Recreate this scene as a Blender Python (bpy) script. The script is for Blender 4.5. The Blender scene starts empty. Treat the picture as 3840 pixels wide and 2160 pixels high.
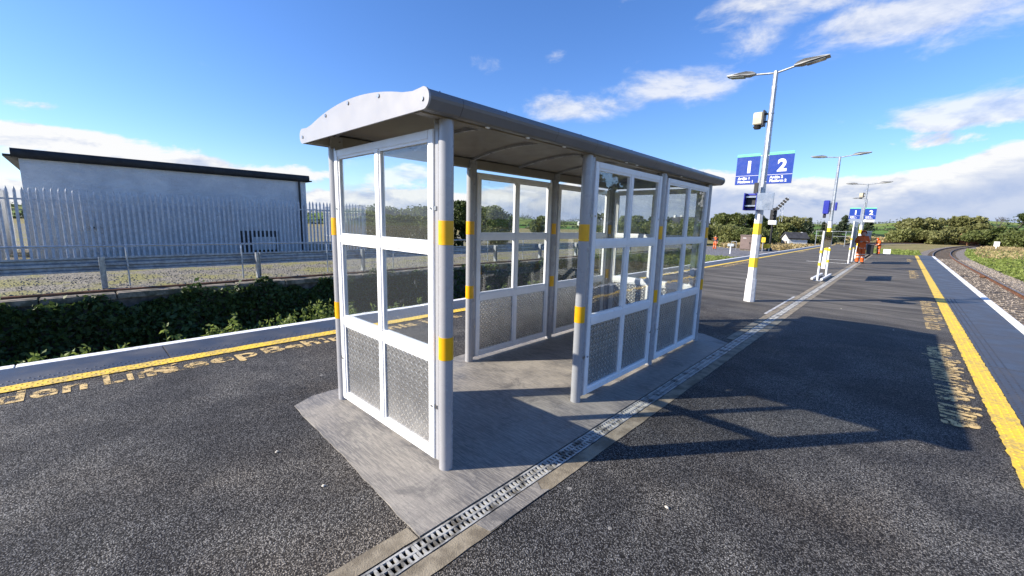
import bpy, bmesh, math, random
import numpy as np
from mathutils import Vector, Matrix
random.seed(7); RNG = np.random.default_rng(11)
sc = bpy.context.scene
col = sc.collection
K = 1.1            # metres per layout unit; applied to every top-level object at the end
R = math.radians

# ------------------------------------------------------------------ camera
yaw, pitch, roll = R(43.1046), R(-9.0493), R(1.4999)
fw = Vector((-math.sin(yaw)*math.cos(pitch), math.cos(yaw)*math.cos(pitch), math.sin(pitch)))
rt = Vector((math.cos(yaw), math.sin(yaw), 0)); up = rt.cross(fw)
r2 = rt*math.cos(roll)+up*math.sin(roll); u2 = -rt*math.sin(roll)+up*math.cos(roll)
cam_d = bpy.data.cameras.new('camera'); cam = bpy.data.objects.new('camera', cam_d); col.objects.link(cam)
cam_d.sensor_fit = 'HORIZONTAL'; cam_d.sensor_width = 36; cam_d.lens = 14.4785
cam_d.clip_start = 0.05; cam_d.clip_end = 8000
m3 = Matrix((r2, u2, -fw)).transposed().to_4x4()
cam.matrix_world = Matrix.Translation(Vector((1.92464, -1.48643, 1.55))*K) @ m3
sc.camera = cam
sc.view_settings.view_transform = 'Standard'; sc.view_settings.look = 'None'
sc.view_settings.gamma = 1; sc.view_settings.use_curve_mapping = False
sc.view_settings.exposure = 0.95

# ------------------------------------------------------------------ sun and sky
SUN_EL = R(29.4); SUN_AZ = math.atan2(-0.611, -0.791)      # azimuth from +Y towards +X
to_sun = Vector((math.sin(SUN_AZ)*math.cos(SUN_EL), math.cos(SUN_AZ)*math.cos(SUN_EL), math.sin(SUN_EL)))
sl = bpy.data.lights.new('sun', 'SUN'); so = bpy.data.objects.new('sun', sl); col.objects.link(so)
sl.energy = 5.0; sl.angle = R(0.53); sl.color = (1.0, 0.91, 0.77)
so.rotation_euler = to_sun.to_track_quat('Z', 'Y').to_euler()

class NT:
    def __init__(s, tree): s.t = tree; s.n = tree.nodes; s.l = tree.links
    def add(s, typ, props=None, **ins):
        nd = s.n.new(typ)
        for k, v in (props or {}).items(): setattr(nd, k, v)
        for k, v in ins.items():
            key = k.replace('_', ' ')
            s.put(nd.inputs[int(k[1:])] if (k[0] == 'i' and k[1:].isdigit()) else nd.inputs[key], v)
        return nd
    def put(s, sock, v):
        if isinstance(v, bpy.types.NodeSocket): s.l.new(v, sock)
        else: sock.default_value = v
    def m(s, op, a, b=0.0, c=0.0, clamp=False):
        nd = s.n.new('ShaderNodeMath'); nd.operation = op; nd.use_clamp = clamp
        s.put(nd.inputs[0], a); s.put(nd.inputs[1], b); s.put(nd.inputs[2], c); return nd.outputs[0]
    def noise(s, vec, scale, detail=4, rough=.55, dist=0.0):
        nd = s.add('ShaderNodeTexNoise', None, Scale=scale, Detail=detail, Roughness=rough, Distortion=dist)
        if vec is not None: s.put(nd.inputs['Vector'], vec)
        return nd.outputs[0]
    def mix(s, f, a, b, typ='MIX'):
        nd = s.n.new('ShaderNodeMix'); nd.data_type = 'RGBA'; nd.blend_type = typ
        s.put(nd.inputs[0], f)
        for q, v in ((6, a), (7, b)):
            if not isinstance(v, bpy.types.NodeSocket): v = (v[0], v[1], v[2], 1)
            s.put(nd.inputs[q], v)
        return nd.outputs[2]
    def ramp(s, v, lo, hi, a=0.0, b=1.0, smooth=True):
        nd = s.n.new('ShaderNodeMapRange'); nd.interpolation_type = 'SMOOTHSTEP' if smooth else 'LINEAR'
        for i, x in enumerate((v, lo, hi, a, b)): s.put(nd.inputs[i], x)
        return nd.outputs[0]

world = bpy.data.worlds.new('World'); sc.world = world; world.use_nodes = True
w = NT(world.node_tree); w.n.clear()
SKY_S = 0.086
sky = w.add('ShaderNodeTexSky', dict(sky_type='NISHITA', sun_disc=False, sun_elevation=SUN_EL, sun_rotation=SUN_AZ,
            altitude=20, air_density=1.0, dust_density=0.3, ozone_density=1.6))
tc = w.add('ShaderNodeTexCoord'); D = tc.outputs['Generated']
sp = w.add('ShaderNodeSeparateXYZ', None, Vector=D)
az = w.m('MULTIPLY', w.m('ARCTAN2', sp.outputs[0], sp.outputs[1]), 180/math.pi)
el = w.m('MULTIPLY', w.m('ARCSINE', w.m('MINIMUM', w.m('MAXIMUM', sp.outputs[2], -1.0), 1.0)), 180/math.pi)
skyc = w.mix(1.0, sky.outputs[0], (.86, 1.0, 1.36), 'MULTIPLY')
skyc = w.add('ShaderNodeHueSaturation', None, Hue=0.5, Saturation=1.10, Value=1.0, Color=skyc).outputs[0]
sv = w.add('ShaderNodeCombineXYZ', None, X=w.m('MULTIPLY', az, .050), Y=w.m('MULTIPLY', el, .11), Z=2.0).outputs[0]
n1 = w.noise(sv, 2.6, 8, .62, .25)
sv2 = w.add('ShaderNodeCombineXYZ', None, X=w.m('MULTIPLY', az, .050), Y=w.m('ADD', w.m('MULTIPLY', el, .11), .10), Z=2.0).outputs[0]
n1u = w.noise(sv2, 2.6, 5, .58, .25)
# individual fair-weather clouds: azimuth, elevation, half width, half height (degrees), weight
BLOBS = [(-36.3,14.4,7.0,1.6,.52),(-30.0,14.6,5,1.1,.40),(-23.0,16.6,6.5,2.2,.52),(-15.4,20.4,4.0,2.4,.44),(-13.0,23.3,7.5,2.2,.60),(-1.0,19.6,9.0,2.4,.66),
         (3.6,10.8,6.5,1.5,.70),(1.5,8.7,5.0,1.1,.46),(-47.1,19.0,1.8,1.2,.36),(-38.9,20.2,1.8,.9,.32),(-29.0,26.0,3,.8,.36),
         (-92.2,9.0,4.0,.8,.42),(-91.5,6.4,10.0,1.5,.62),(-82.0,5.0,14.0,1.3,.60),(-71.0,5.0,3.5,1.6,.38),(-58.6,5.5,9.0,2.0,.46),
         (-2.6,5.6,2.2,1.2,.1),
         (60,16,12,3,.5),(120,14,14,3,.5),(-150,14,14,3,.5)]
acc = None
for a, e, ra, re, wt in BLOBS:
    da = w.m('MULTIPLY', w.m('SUBTRACT', az, a), 1/ra); de = w.m('MULTIPLY', w.m('SUBTRACT', el, e), 1/re)
    q = w.m('MULTIPLY_ADD', da, da, w.m('MULTIPLY', de, de))
    g = w.m('MULTIPLY', w.m('POWER', .5, q), wt)
    acc = g if acc is None else w.m('MAXIMUM', acc, g)
# low bank of cloud that runs right round the horizon
def gz(c, s_): d = w.m('MULTIPLY', w.m('SUBTRACT', az, c), 1/s_); return w.m('POWER', .5, w.m('MULTIPLY', d, d))
rise = w.m('ADD', w.m('MULTIPLY', gz(-24, 12), 3.4), w.m('ADD', w.m('MULTIPLY', gz(8, 6.5), 4.2), w.m('MULTIPLY', gz(-86, 18), -1.8)))
ele = w.m('SUBTRACT', el, rise)
acc = w.m('MAXIMUM', acc, w.ramp(ele, 6.0, 2.2, 0.0, .80))
dens = w.m('MULTIPLY_ADD', w.m('SUBTRACT', n1, .5), 1.15, acc)
low = w.ramp(el, 9, 12.5)                       # crisp cumulus low down, wispy cloud higher up
cover = w.ramp(dens, w.m('MULTIPLY_ADD', low, -.10, .30), w.m('MULTIPLY_ADD', low, .16, .46))
# lit tops and blue-grey bases
lit = w.m('MULTIPLY_ADD', w.m('SUBTRACT', n1, n1u), 3.2, .70, clamp=True)
lit = w.m('MULTIPLY', lit, w.ramp(ele, .2, 3.4, .36, 1.3))
lit = w.m('MULTIPLY', lit, w.ramp(el, 9, 11.5, 1.0, .85), clamp=True)
CB = .50/SKY_S
cl_b = w.mix(lit, (.42*CB, .53*CB, .80*CB), (1.02*CB, 1.02*CB, 1.02*CB))
opac = w.m('MULTIPLY', cover, w.ramp(el, 8, 12, .98, .78))
final = w.mix(opac, skyc, cl_b)
bg = w.add('ShaderNodeBackground', None, Color=final, Strength=SKY_S)
wo = w.add('ShaderNodeOutputWorld'); w.l.new(bg.outputs[0], wo.inputs[0])
sc.cycles.max_bounces = 7; sc.cycles.diffuse_bounces = 3; sc.cycles.glossy_bounces = 3; sc.cycles.transparent_max_bounces = 14
sc.cycles.caustics_reflective = False; sc.cycles.caustics_refractive = False

# ------------------------------------------------------------------ materials
MATS = {}
def new_mat(name):
    m = bpy.data.materials.new(name); m.use_nodes = True; MATS[name] = m
    t = NT(m.node_tree); t.n.clear()
    out = t.add('ShaderNodeOutputMaterial'); b = t.add('ShaderNodeBsdfPrincipled'); t.l.new(b.outputs[0], out.inputs[0])
    return m, t, b, out
def setc(t, sock, v):
    if isinstance(v, bpy.types.NodeSocket): t.l.new(v, sock)
    else: sock.default_value = (v[0], v[1], v[2], 1)
def pos(t, obj=False):
    return t.add('ShaderNodeTexCoord').outputs['Object'] if obj else t.add('ShaderNodeNewGeometry').outputs['Position']
def bump(t, b, h, strength=.4, dist=.01):
    n = t.add('ShaderNodeBump', None, Strength=strength, Distance=dist, Height=h); t.l.new(n.outputs[0], b.inputs['Normal'])
def simple(name, c, rough=.5, metal=0.0, var=.12, scale=4.0, bmp=0.0, bscale=60, spec=.5, c2=None, coat=0.0, detail=5, lo=.38, hi=.62):
    m, t, b, o = new_mat(name); P = pos(t)
    n = t.noise(P, scale, detail, .6)
    if c2 is None: c2 = tuple(max(0, x*(1-var*2)) for x in c)
    setc(t, b.inputs['Base Color'], t.mix(t.ramp(n, lo, hi), c2, c))
    b.inputs['Metallic'].default_value = metal
    b.inputs['Specular IOR Level'].default_value = spec; b.inputs['Coat Weight'].default_value = coat
    t.l.new(t.ramp(t.noise(P, scale*3, 4), .3, .7, rough*.85, min(1, rough*1.15)), b.inputs['Roughness'])
    if bmp: bump(t, b, t.noise(P, bscale, 4, .6), bmp, .01)
    return m
simple('frame_white', (.86,.86,.86), .32, var=.03, scale=6, bmp=.02, bscale=30)
simple('post_grey', (.36,.36,.375), .28, var=.03, scale=3, coat=.3)
simple('roof_grey', (.35,.35,.365), .35, var=.03, scale=3)
simple('gutter_grey', (.16,.165,.175), .36, var=.05, scale=3)
simple('soffit', (.27,.25,.22), .45, var=.05, scale=2)
simple('band_yellow', (.84,.43,.004), .35, var=.04, scale=8)
simple('bolt_steel', (.5,.5,.5), .3, 1.0)
simple('galv', (.50,.53,.56), .42, .75, var=.14, scale=14, bmp=.05, bscale=40)
simple('galv_dull', (.42,.46,.50), .55, .45, var=.16, scale=9, bmp=.05, bscale=30)
simple('galv_fence', (.58,.61,.65), .55, .25, var=.10, scale=9)
simple('post_paint', (.78,.78,.78), .5, var=.10, scale=10, bmp=.06, bscale=40)
simple('paint_yellow', (.88,.62,.03), .5, var=.06)
simple('dark_plastic', (.02,.02,.022), .5)
simple('sign_blue', (.010,.045,.30), .35, var=.04)
simple('sign_green', (.16,.60,.36), .4, var=.03)
simple('sign_white', (.85,.86,.88), .4, var=.02)
simple('sign_blue_case', (.02,.03,.33), .4, var=.05)
simple('brushed_alu', (.55,.57,.60), .28, .9, var=.10, scale=3)
simple('beige', (.55,.50,.38), .5)
simple('black_roof', (.018,.02,.024), .65, var=.2, scale=3, bmp=.1, bscale=20)
simple('concrete_kerb', (.28,.24,.175), .85, var=.2, scale=5, bmp=.5, bscale=120, c2=(.15,.125,.088))
simple('loose_stone', (.30,.28,.24), .9, var=.3, scale=9)
simple('coping_stone', (.27,.23,.18), .9, var=.25, scale=5, bmp=.6, bscale=30, c2=(.09,.085,.06))
simple('stone_wall', (.16,.14,.12), .9, var=.3, scale=5, bmp=.6, bscale=14)
simple('rail_rust', (.22,.10,.05), .7, .2, var=.25, scale=6, bmp=.2, bscale=40)
simple('rail_head', (.36,.22,.13), .35, .8, var=.2, scale=3)
simple('sleeper', (.10,.08,.065), .9, var=.3, scale=5, bmp=.4, bscale=30)
simple('cabinet_brown', (.23,.17,.15), .6, var=.08, scale=3)
simple('black_paint', (.012,.012,.012), .5)
simple('render_white', (.74,.74,.72), .8, var=.06, scale=2)
simple('slate', (.05,.05,.055), .7, var=.2, scale=2)
simple('window_dark', (.02,.025,.03), .1)
simple('bark', (.10,.085,.065), .9, var=.3, scale=8, bmp=.6, bscale=20)
simple('skin', (.45,.28,.20), .55, var=.05)
simple('orange_hivis', (.70,.12,.012), .7, var=.12, scale=14, bmp=.3, bscale=18)
simple('reflective', (.62,.62,.60), .35, .3, var=.05)
simple('boot', (.03,.022,.018), .6)
simple('navy', (.02,.022,.04), .7)
simple('pebble_pale', (.60,.56,.48), .8, var=.15, scale=30)
simple('ballast_stone', (.36,.31,.26), .9, var=.35, scale=9)
simple('ramp_white', (.50,.50,.49), .7, var=.2, scale=9)
simple('lantern_grey', (.40,.41,.42), .45, .3, var=.06)
simple('lens_grey', (.22,.24,.22), .15, spec=.8)
simple('brick_red', (.34,.17,.10), .85, var=.2, scale=12)

def glass_mat(name, tint, dirt):
    m, t, b, o = new_mat(name); t.n.remove(b)
    lw = t.add('ShaderNodeLayerWeight', None, Blend=.5)
    f = t.m('POWER', lw.outputs['Facing'], 4.5)
    f = t.m('ADD', t.m('MULTIPLY', f, .90), .045, clamp=True)
    tr = t.add('ShaderNodeBsdfTransparent', None, Color=(*tint, 1))
    gl = t.add('ShaderNodeBsdfGlossy', None, Roughness=.004, Color=(1,1,1,1))
    P = pos(t)
    wob = t.add('ShaderNodeBump', None, Strength=.05, Distance=.02, Height=t.noise(P, 5.0, 1)); t.l.new(wob.outputs[0], gl.inputs['Normal'])
    mx = t.add('ShaderNodeMixShader', None, i0=f, i1=tr.outputs[0], i2=gl.outputs[0])
    mp = t.add('ShaderNodeMapping', None, Vector=P); mp.inputs['Scale'].default_value = (9, 9, 3.0); mp.inputs['Rotation'].default_value = (0, .5, 0)
    dn = t.noise(mp.outputs[0], 1.6, 6, .7, .8)
    df = t.add('ShaderNodeBsdfDiffuse', None, Color=(.62,.66,.72,1))
    dm = t.m('ADD', t.ramp(dn, .63, .78, 0, .30), dirt)
    m2 = t.add('ShaderNodeMixShader', None, i0=dm, i1=mx.outputs[0], i2=df.outputs[0])
    t.l.new(m2.outputs[0], o.inputs[0]); return m
glass_mat('glass', (.93,.95,.955), .02)

# chequer plate: raised bars in alternating directions
def plate():
    m, t, b, o = new_mat('chequer_plate')
    P = pos(t, True); s = t.add('ShaderNodeSeparateXYZ', None, Vector=P)
    S = 26.0
    u = t.m('MULTIPLY', t.m('ADD', s.outputs[0], s.outputs[2]), S*.7071); v = t.m('MULTIPLY', t.m('SUBTRACT', s.outputs[0], s.outputs[2]), S*.7071)
    fu = t.m('SUBTRACT', t.m('FRACT', u), .5); fv = t.m('SUBTRACT', t.m('FRACT', v), .5)
    par = t.m('MODULO', t.m('ABSOLUTE', t.m('ADD', t.m('FLOOR', u), t.m('FLOOR', v))), 2.0)
    def ell(a, bb): 
        q = t.m('ADD', t.m('POWER', t.m('DIVIDE', a, .56), 2.0), t.m('POWER', t.m('DIVIDE', bb, .22), 2.0)); return t.ramp(q, 1.0, .2)
    h = t.m('ADD', t.m('MULTIPLY', par, ell(fu, fv)), t.m('MULTIPLY', t.m('SUBTRACT', 1.0, par), ell(fv, fu)))
    n = t.noise(P, 6, 5)
    base = t.mix(t.ramp(n, .35, .65), (.36,.36,.365), (.46,.46,.46))
    setc(t, b.inputs['Base Color'], t.mix(h, base, (.68,.67,.64)))
    b.inputs['Metallic'].default_value = .92
    t.l.new(t.ramp(h, 0, 1, .42, .17), b.inputs['Roughness'])
    bump(t, b, h, .6, .003)
plate()

def asphalt():
    m, t, b, o = new_mat('asphalt'); P = pos(t)
    v = t.add('ShaderNodeTexVoronoi', dict(feature='F1'), Vector=P, Scale=135.0, Randomness=1.0)
    v2 = t.add('ShaderNodeTexVoronoi', dict(feature='F1'), Vector=P, Scale=190.0)
    cellr = t.add('ShaderNodeSeparateColor', None, Color=v.outputs['Color']).outputs[0]
    c2r = t.add('ShaderNodeSeparateColor', None, Color=v2.outputs['Color']).outputs[1]
    chip = t.mix(t.m('POWER', cellr, 1.9), (.017,.0165,.016), (.262,.258,.250))
    chip = t.mix(t.m('MULTIPLY', t.ramp(c2r, .90, .97), .8), chip, (.42,.42,.41))
    gap = t.ramp(v.outputs['Distance'], .36, .80, 0, .9)
    chip = t.mix(gap, chip, (.014,.013,.013))
    big = t.noise(P, .55, 5, .6, .4); mid = t.noise(P, 2.3, 5, .6)
    chip = t.mix(t.ramp(big, .42, .66, 0, .42), chip, t.mix(1.0, chip, (1.16,.98,.76), 'MULTIPLY'))
    chip = t.mix(t.ramp(mid, .36, .68, 0, .62), chip, t.mix(1.0, chip, (.58,.58,.60), 'MULTIPLY'))
    tone = t.noise(P, .9, 3, .5, .8)
    chip = t.mix(1.0, chip, t.mix(t.ramp(tone, .34, .66), (.72,.72,.74), (1.28,1.25,1.2)), 'MULTIPLY')
    sv_ = t.add('ShaderNodeTexVoronoi', dict(feature='F1'), Vector=P, Scale=2.6)
    sr_ = t.add('ShaderNodeSeparateColor', None, Color=sv_.outputs['Color']).outputs[0]
    chip = t.mix(t.m('MULTIPLY', t.ramp(t.m('SUBTRACT', sv_.outputs['Distance'], t.m('MULTIPLY', sr_, .035)), .018, .006), .75), chip, (.30,.29,.27))
    # further along the platform the surface is older, smoother and browner
    mp = t.add('ShaderNodeMapping', None, Vector=P); mp.inputs['Scale'].default_value = (.35, 2.2, 1)
    st = t.noise(mp.outputs[0], 1.0, 6, .65, .3)
    y = t.add('ShaderNodeSeparateXYZ', None, Vector=P).outputs[1]
    old = t.mix(t.ramp(st, .35, .68), (.070,.063,.054), (.185,.170,.145))
    setc(t, b.inputs['Base Color'], t.mix(t.ramp(y, 6.0, 11.0, 0, .85), chip, old))
    b.inputs['Roughness'].default_value = .72; b.inputs['Specular IOR Level'].default_value = .14
    h = t.m('MULTIPLY', t.m('SUBTRACT', 1.0, v.outputs['Distance']), t.ramp(cellr, 0, 1, .4, 1.0))
    bump(t, b, h, .85, .007)
asphalt()

def slab_mat():
    m, t, b, o = new_mat('slab_concrete'); P = pos(t)
    mp = t.add('ShaderNodeMapping', None, Vector=P); mp.inputs['Rotation'].default_value = (0, 0, R(28)); mp.inputs['Scale'].default_value = (7, 95, 7)
    br = t.noise(mp.outputs[0], 1.0, 4, .6, 1.2)
    big = t.noise(P, 1.7, 6, .6, .5); fine = t.noise(P, 60, 3)
    c = t.mix(t.ramp(big, .35, .66), (.125,.118,.112), (.26,.24,.213))
    c = t.mix(t.ramp(br, .44, .58, 0, .55), c, (.38,.35,.30))
    mp2 = t.add('ShaderNodeMapping', None, Vector=P); mp2.inputs['Rotation'].default_value = (0, 0, R(-20)); mp2.inputs['Scale'].default_value = (22, 4, 4)
    c = t.mix(t.ramp(t.noise(mp2.outputs[0], 1.0, 5, .7, .8), .55, .70, 0, .40), c, (.13,.125,.12))
    c = t.mix(t.ramp(t.noise(P, 2.4, 7, .72, .6), .52, .66, 0, .70), c, (.09,.087,.086))
    c = t.mix(t.ramp(fine, .62, .75, 0, .5), c, (.08,.078,.075))
    setc(t, b.inputs['Base Color'], c)
    t.l.new(t.ramp(big, .3, .7, .42, .75), b.inputs['Roughness'])
    bump(t, b, t.m('ADD', t.m('MULTIPLY', br, .8), t.m('MULTIPLY', fine, .4)), .55, .006)
slab_mat()

def edge_slab():
    m, t, b, o = new_mat('edge_slab'); P = pos(t); n = t.noise(P, 2.5, 6, .6); f = t.noise(P, 130, 3)
    c = t.mix(t.ramp(n, .35, .7), (.036,.037,.042), (.066,.067,.074))
    c = t.mix(t.ramp(t.noise(P, 28, 3), .70, .76, 0, .6), c, (.25,.25,.24))
    setc(t, b.inputs['Base Color'], c); t.l.new(t.ramp(n, .3, .7, .36, .55), b.inputs['Roughness'])
    bump(t, b, f, .25, .004)
edge_slab()

def worn_paint(name, c, c_worn, lo, hi, scale=26):
    m, t, b, o = new_mat(name); P = pos(t)
    n = t.noise(P, scale, 5, .65); n2 = t.noise(P, 3.0, 4)
    v = t.add('ShaderNodeTexVoronoi', dict(feature='F1'), Vector=P, Scale=105.0)
    f = t.ramp(t.m('ADD', n, t.m('MULTIPLY', t.m('SUBTRACT', n2, .5), .5)), lo, hi)
    setc(t, b.inputs['Base Color'], t.mix(f, c_worn, c))
    b.inputs['Roughness'].default_value = .6
    bump(t, b, t.m('ADD', t.m('SUBTRACT', 1.0, v.outputs['Distance']), n), .4, .005)
    return m, t, b, o, n, n2
worn_paint('line_yellow', (.84,.55,.035), (.46,.33,.09), .34, .60)
worn_paint('line_white', (.80,.80,.79), (.42,.41,.39), .28, .50)
def lettering():
    m, t, b, o, n, n2 = worn_paint('line_letter', (.66,.47,.19), (.46,.33,.14), .3, .6)
    tr = t.add('ShaderNodeBsdfTransparent')
    P = pos(t); v = t.add('ShaderNodeTexVoronoi', dict(feature='F1'), Vector=P, Scale=105.0)
    keep = t.ramp(t.m('SUBTRACT', t.m('ADD', t.noise(P, 9, 5, .7), .08), t.m('MULTIPLY', v.outputs['Distance'], .22)), .395, .49)
    mx = t.add('ShaderNodeMixShader', None, i0=keep, i1=tr.outputs[0], i2=b.outputs[0]); t.l.new(mx.outputs[0], o.inputs[0])
lettering()

def gravel(name, ca, cb, cm, scale, moss_lo, moss_hi, mscale=.9):
    m, t, b, o = new_mat(name); P = pos(t)
    v = t.add('ShaderNodeTexVoronoi', dict(feature='F1'), Vector=P, Scale=scale)
    r = t.add('ShaderNodeSeparateColor', None, Color=v.outputs['Color']).outputs[0]
    c = t.mix(r, ca, cb); c = t.mix(t.ramp(v.outputs['Distance'], .35, .7, 0, .75), c, tuple(x*.3 for x in ca))
    c = t.mix(t.ramp(t.noise(P, mscale, 6, .65, .3), moss_lo, moss_hi, 0, .9), c, cm)
    setc(t, b.inputs['Base Color'], c); b.inputs['Roughness'].default_value = .9
    bump(t, b, t.m('SUBTRACT', 1.0, v.outputs['Distance']), .8, .03)
gravel('gravel_moss', (.16,.145,.12), (.36,.33,.27), (.20,.19,.055), 24, .44, .62)
gravel('ballast', (.15,.125,.105), (.40,.35,.30), (.17,.14,.10), 17, .55, .75)
gravel('gravel_dark', (.12,.12,.13), (.30,.30,.32), (.16,.16,.10), 14, .60, .75)

def meadow(name, a, bb, c3, scale=.35):
    m, t, b, o = new_mat(name); P = pos(t)
    n = t.noise(P, scale, 7, .65, .4); f = t.noise(P, 9, 5, .7); g = t.noise(P, .08, 4)
    c = t.mix(t.ramp(n, .38, .62), a, bb); c = t.mix(t.ramp(g, .42, .6), c, c3)
    c = t.mix(t.ramp(f, .3, .7, .45, 0), c, (.03,.035,.012))
    setc(t, b.inputs['Base Color'], c); b.inputs['Roughness'].default_value = .95; b.inputs['Specular IOR Level'].default_value = .15
    bump(t, b, f, .9, .15)
meadow('meadow', (.22,.22,.075), (.36,.28,.14), (.33,.28,.13))
meadow('bed_soil', (.07,.085,.025), (.12,.11,.06), (.06,.075,.022), 1.6)
def hills_mat():
    m, t, b, o = new_mat('hill_fields'); P = pos(t)
    v = t.add('ShaderNodeTexVoronoi', dict(feature='F1'), Vector=P, Scale=.011)
    r = t.add('ShaderNodeSeparateColor', None, Color=v.outputs['Color']).outputs[0]
    c = t.mix(r, (.075,.17,.03), (.22,.24,.07))
    e = t.add('ShaderNodeTexVoronoi', dict(feature='DISTANCE_TO_EDGE'), Vector=P, Scale=.011)
    c = t.mix(t.ramp(e.outputs['Distance'], .05, .02), c, (.022,.035,.015))
    c = t.mix(t.ramp(t.noise(P, .05, 6, .7), .5, .8, 0, .5), c, (.05,.08,.025))
    setc(t, b.inputs['Base Color'], c); b.inputs['Roughness'].default_value = 1; b.inputs['Specular IOR Level'].default_value = .1
hills_mat()

def leaf(name, a, bb, trans=.35):
    m, t, b, o = new_mat(name)
    g = t.add('ShaderNodeNewGeometry'); r = g.outputs['Random Per Island']; P = g.outputs['Position']
    n = t.noise(P, .8, 4)
    c = t.mix(t.m('ADD', t.m('MULTIPLY', r, .7), t.m('MULTIPLY', n, .4)), a, bb)
    setc(t, b.inputs['Base Color'], c); b.inputs['Roughness'].default_value = .55; b.inputs['Specular IOR Level'].default_value = .35
    tr = t.add('ShaderNodeBsdfTranslucent', None, Color=c)
    mx = t.add('ShaderNodeMixShader', None, i0=trans, i1=b.outputs[0], i2=tr.outputs[0]); t.l.new(mx.outputs[0], o.inputs[0])
leaf('leaf_dark', (.020,.038,.010), (.085,.115,.030))
leaf('leaf_mid', (.055,.080,.022), (.20,.23,.075))
leaf('leaf_olive', (.085,.10,.03), (.28,.28,.11))
leaf('leaf_pale', (.10,.125,.035), (.29,.30,.11))
leaf('leaf_conifer', (.018,.032,.016), (.055,.075,.035), .15)
leaf('leaf_ivy', (.020,.042,.011), (.10,.15,.042), .3)
leaf('leaf_weed', (.085,.135,.028), (.27,.33,.085), .45)
leaf('leaf_far', (.030,.045,.022), (.085,.10,.045), .2)
leaf('grass_green', (.11,.16,.03), (.30,.36,.09), .4)
leaf('grass_dry', (.26,.20,.09), (.48,.38,.19), .35)

def wall_render():
    m, t, b, o = new_mat('roughcast'); P = pos(t)
    n = t.noise(P, 1.1, 6, .65, .3); f = t.noise(P, 16, 5, .65)
    z = t.add('ShaderNodeSeparateXYZ', None, Vector=P).outputs[2]
    mp = t.add('ShaderNodeMapping', None, Vector=P); mp.inputs['Scale'].default_value = (1, 1, 3.6)
    f2 = t.noise(mp.outputs[0], 2.2, 5, .65)
    c = t.mix(t.ramp(n, .35, .7), (.60,.61,.62), (.76,.76,.75))
    setc(t, b.inputs['Base Color'], c); b.inputs['Roughness'].default_value = .85
    bump(t, b, t.m('ADD', t.m('MULTIPLY', f, .6), f2), .9, .06)
wall_render()

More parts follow.
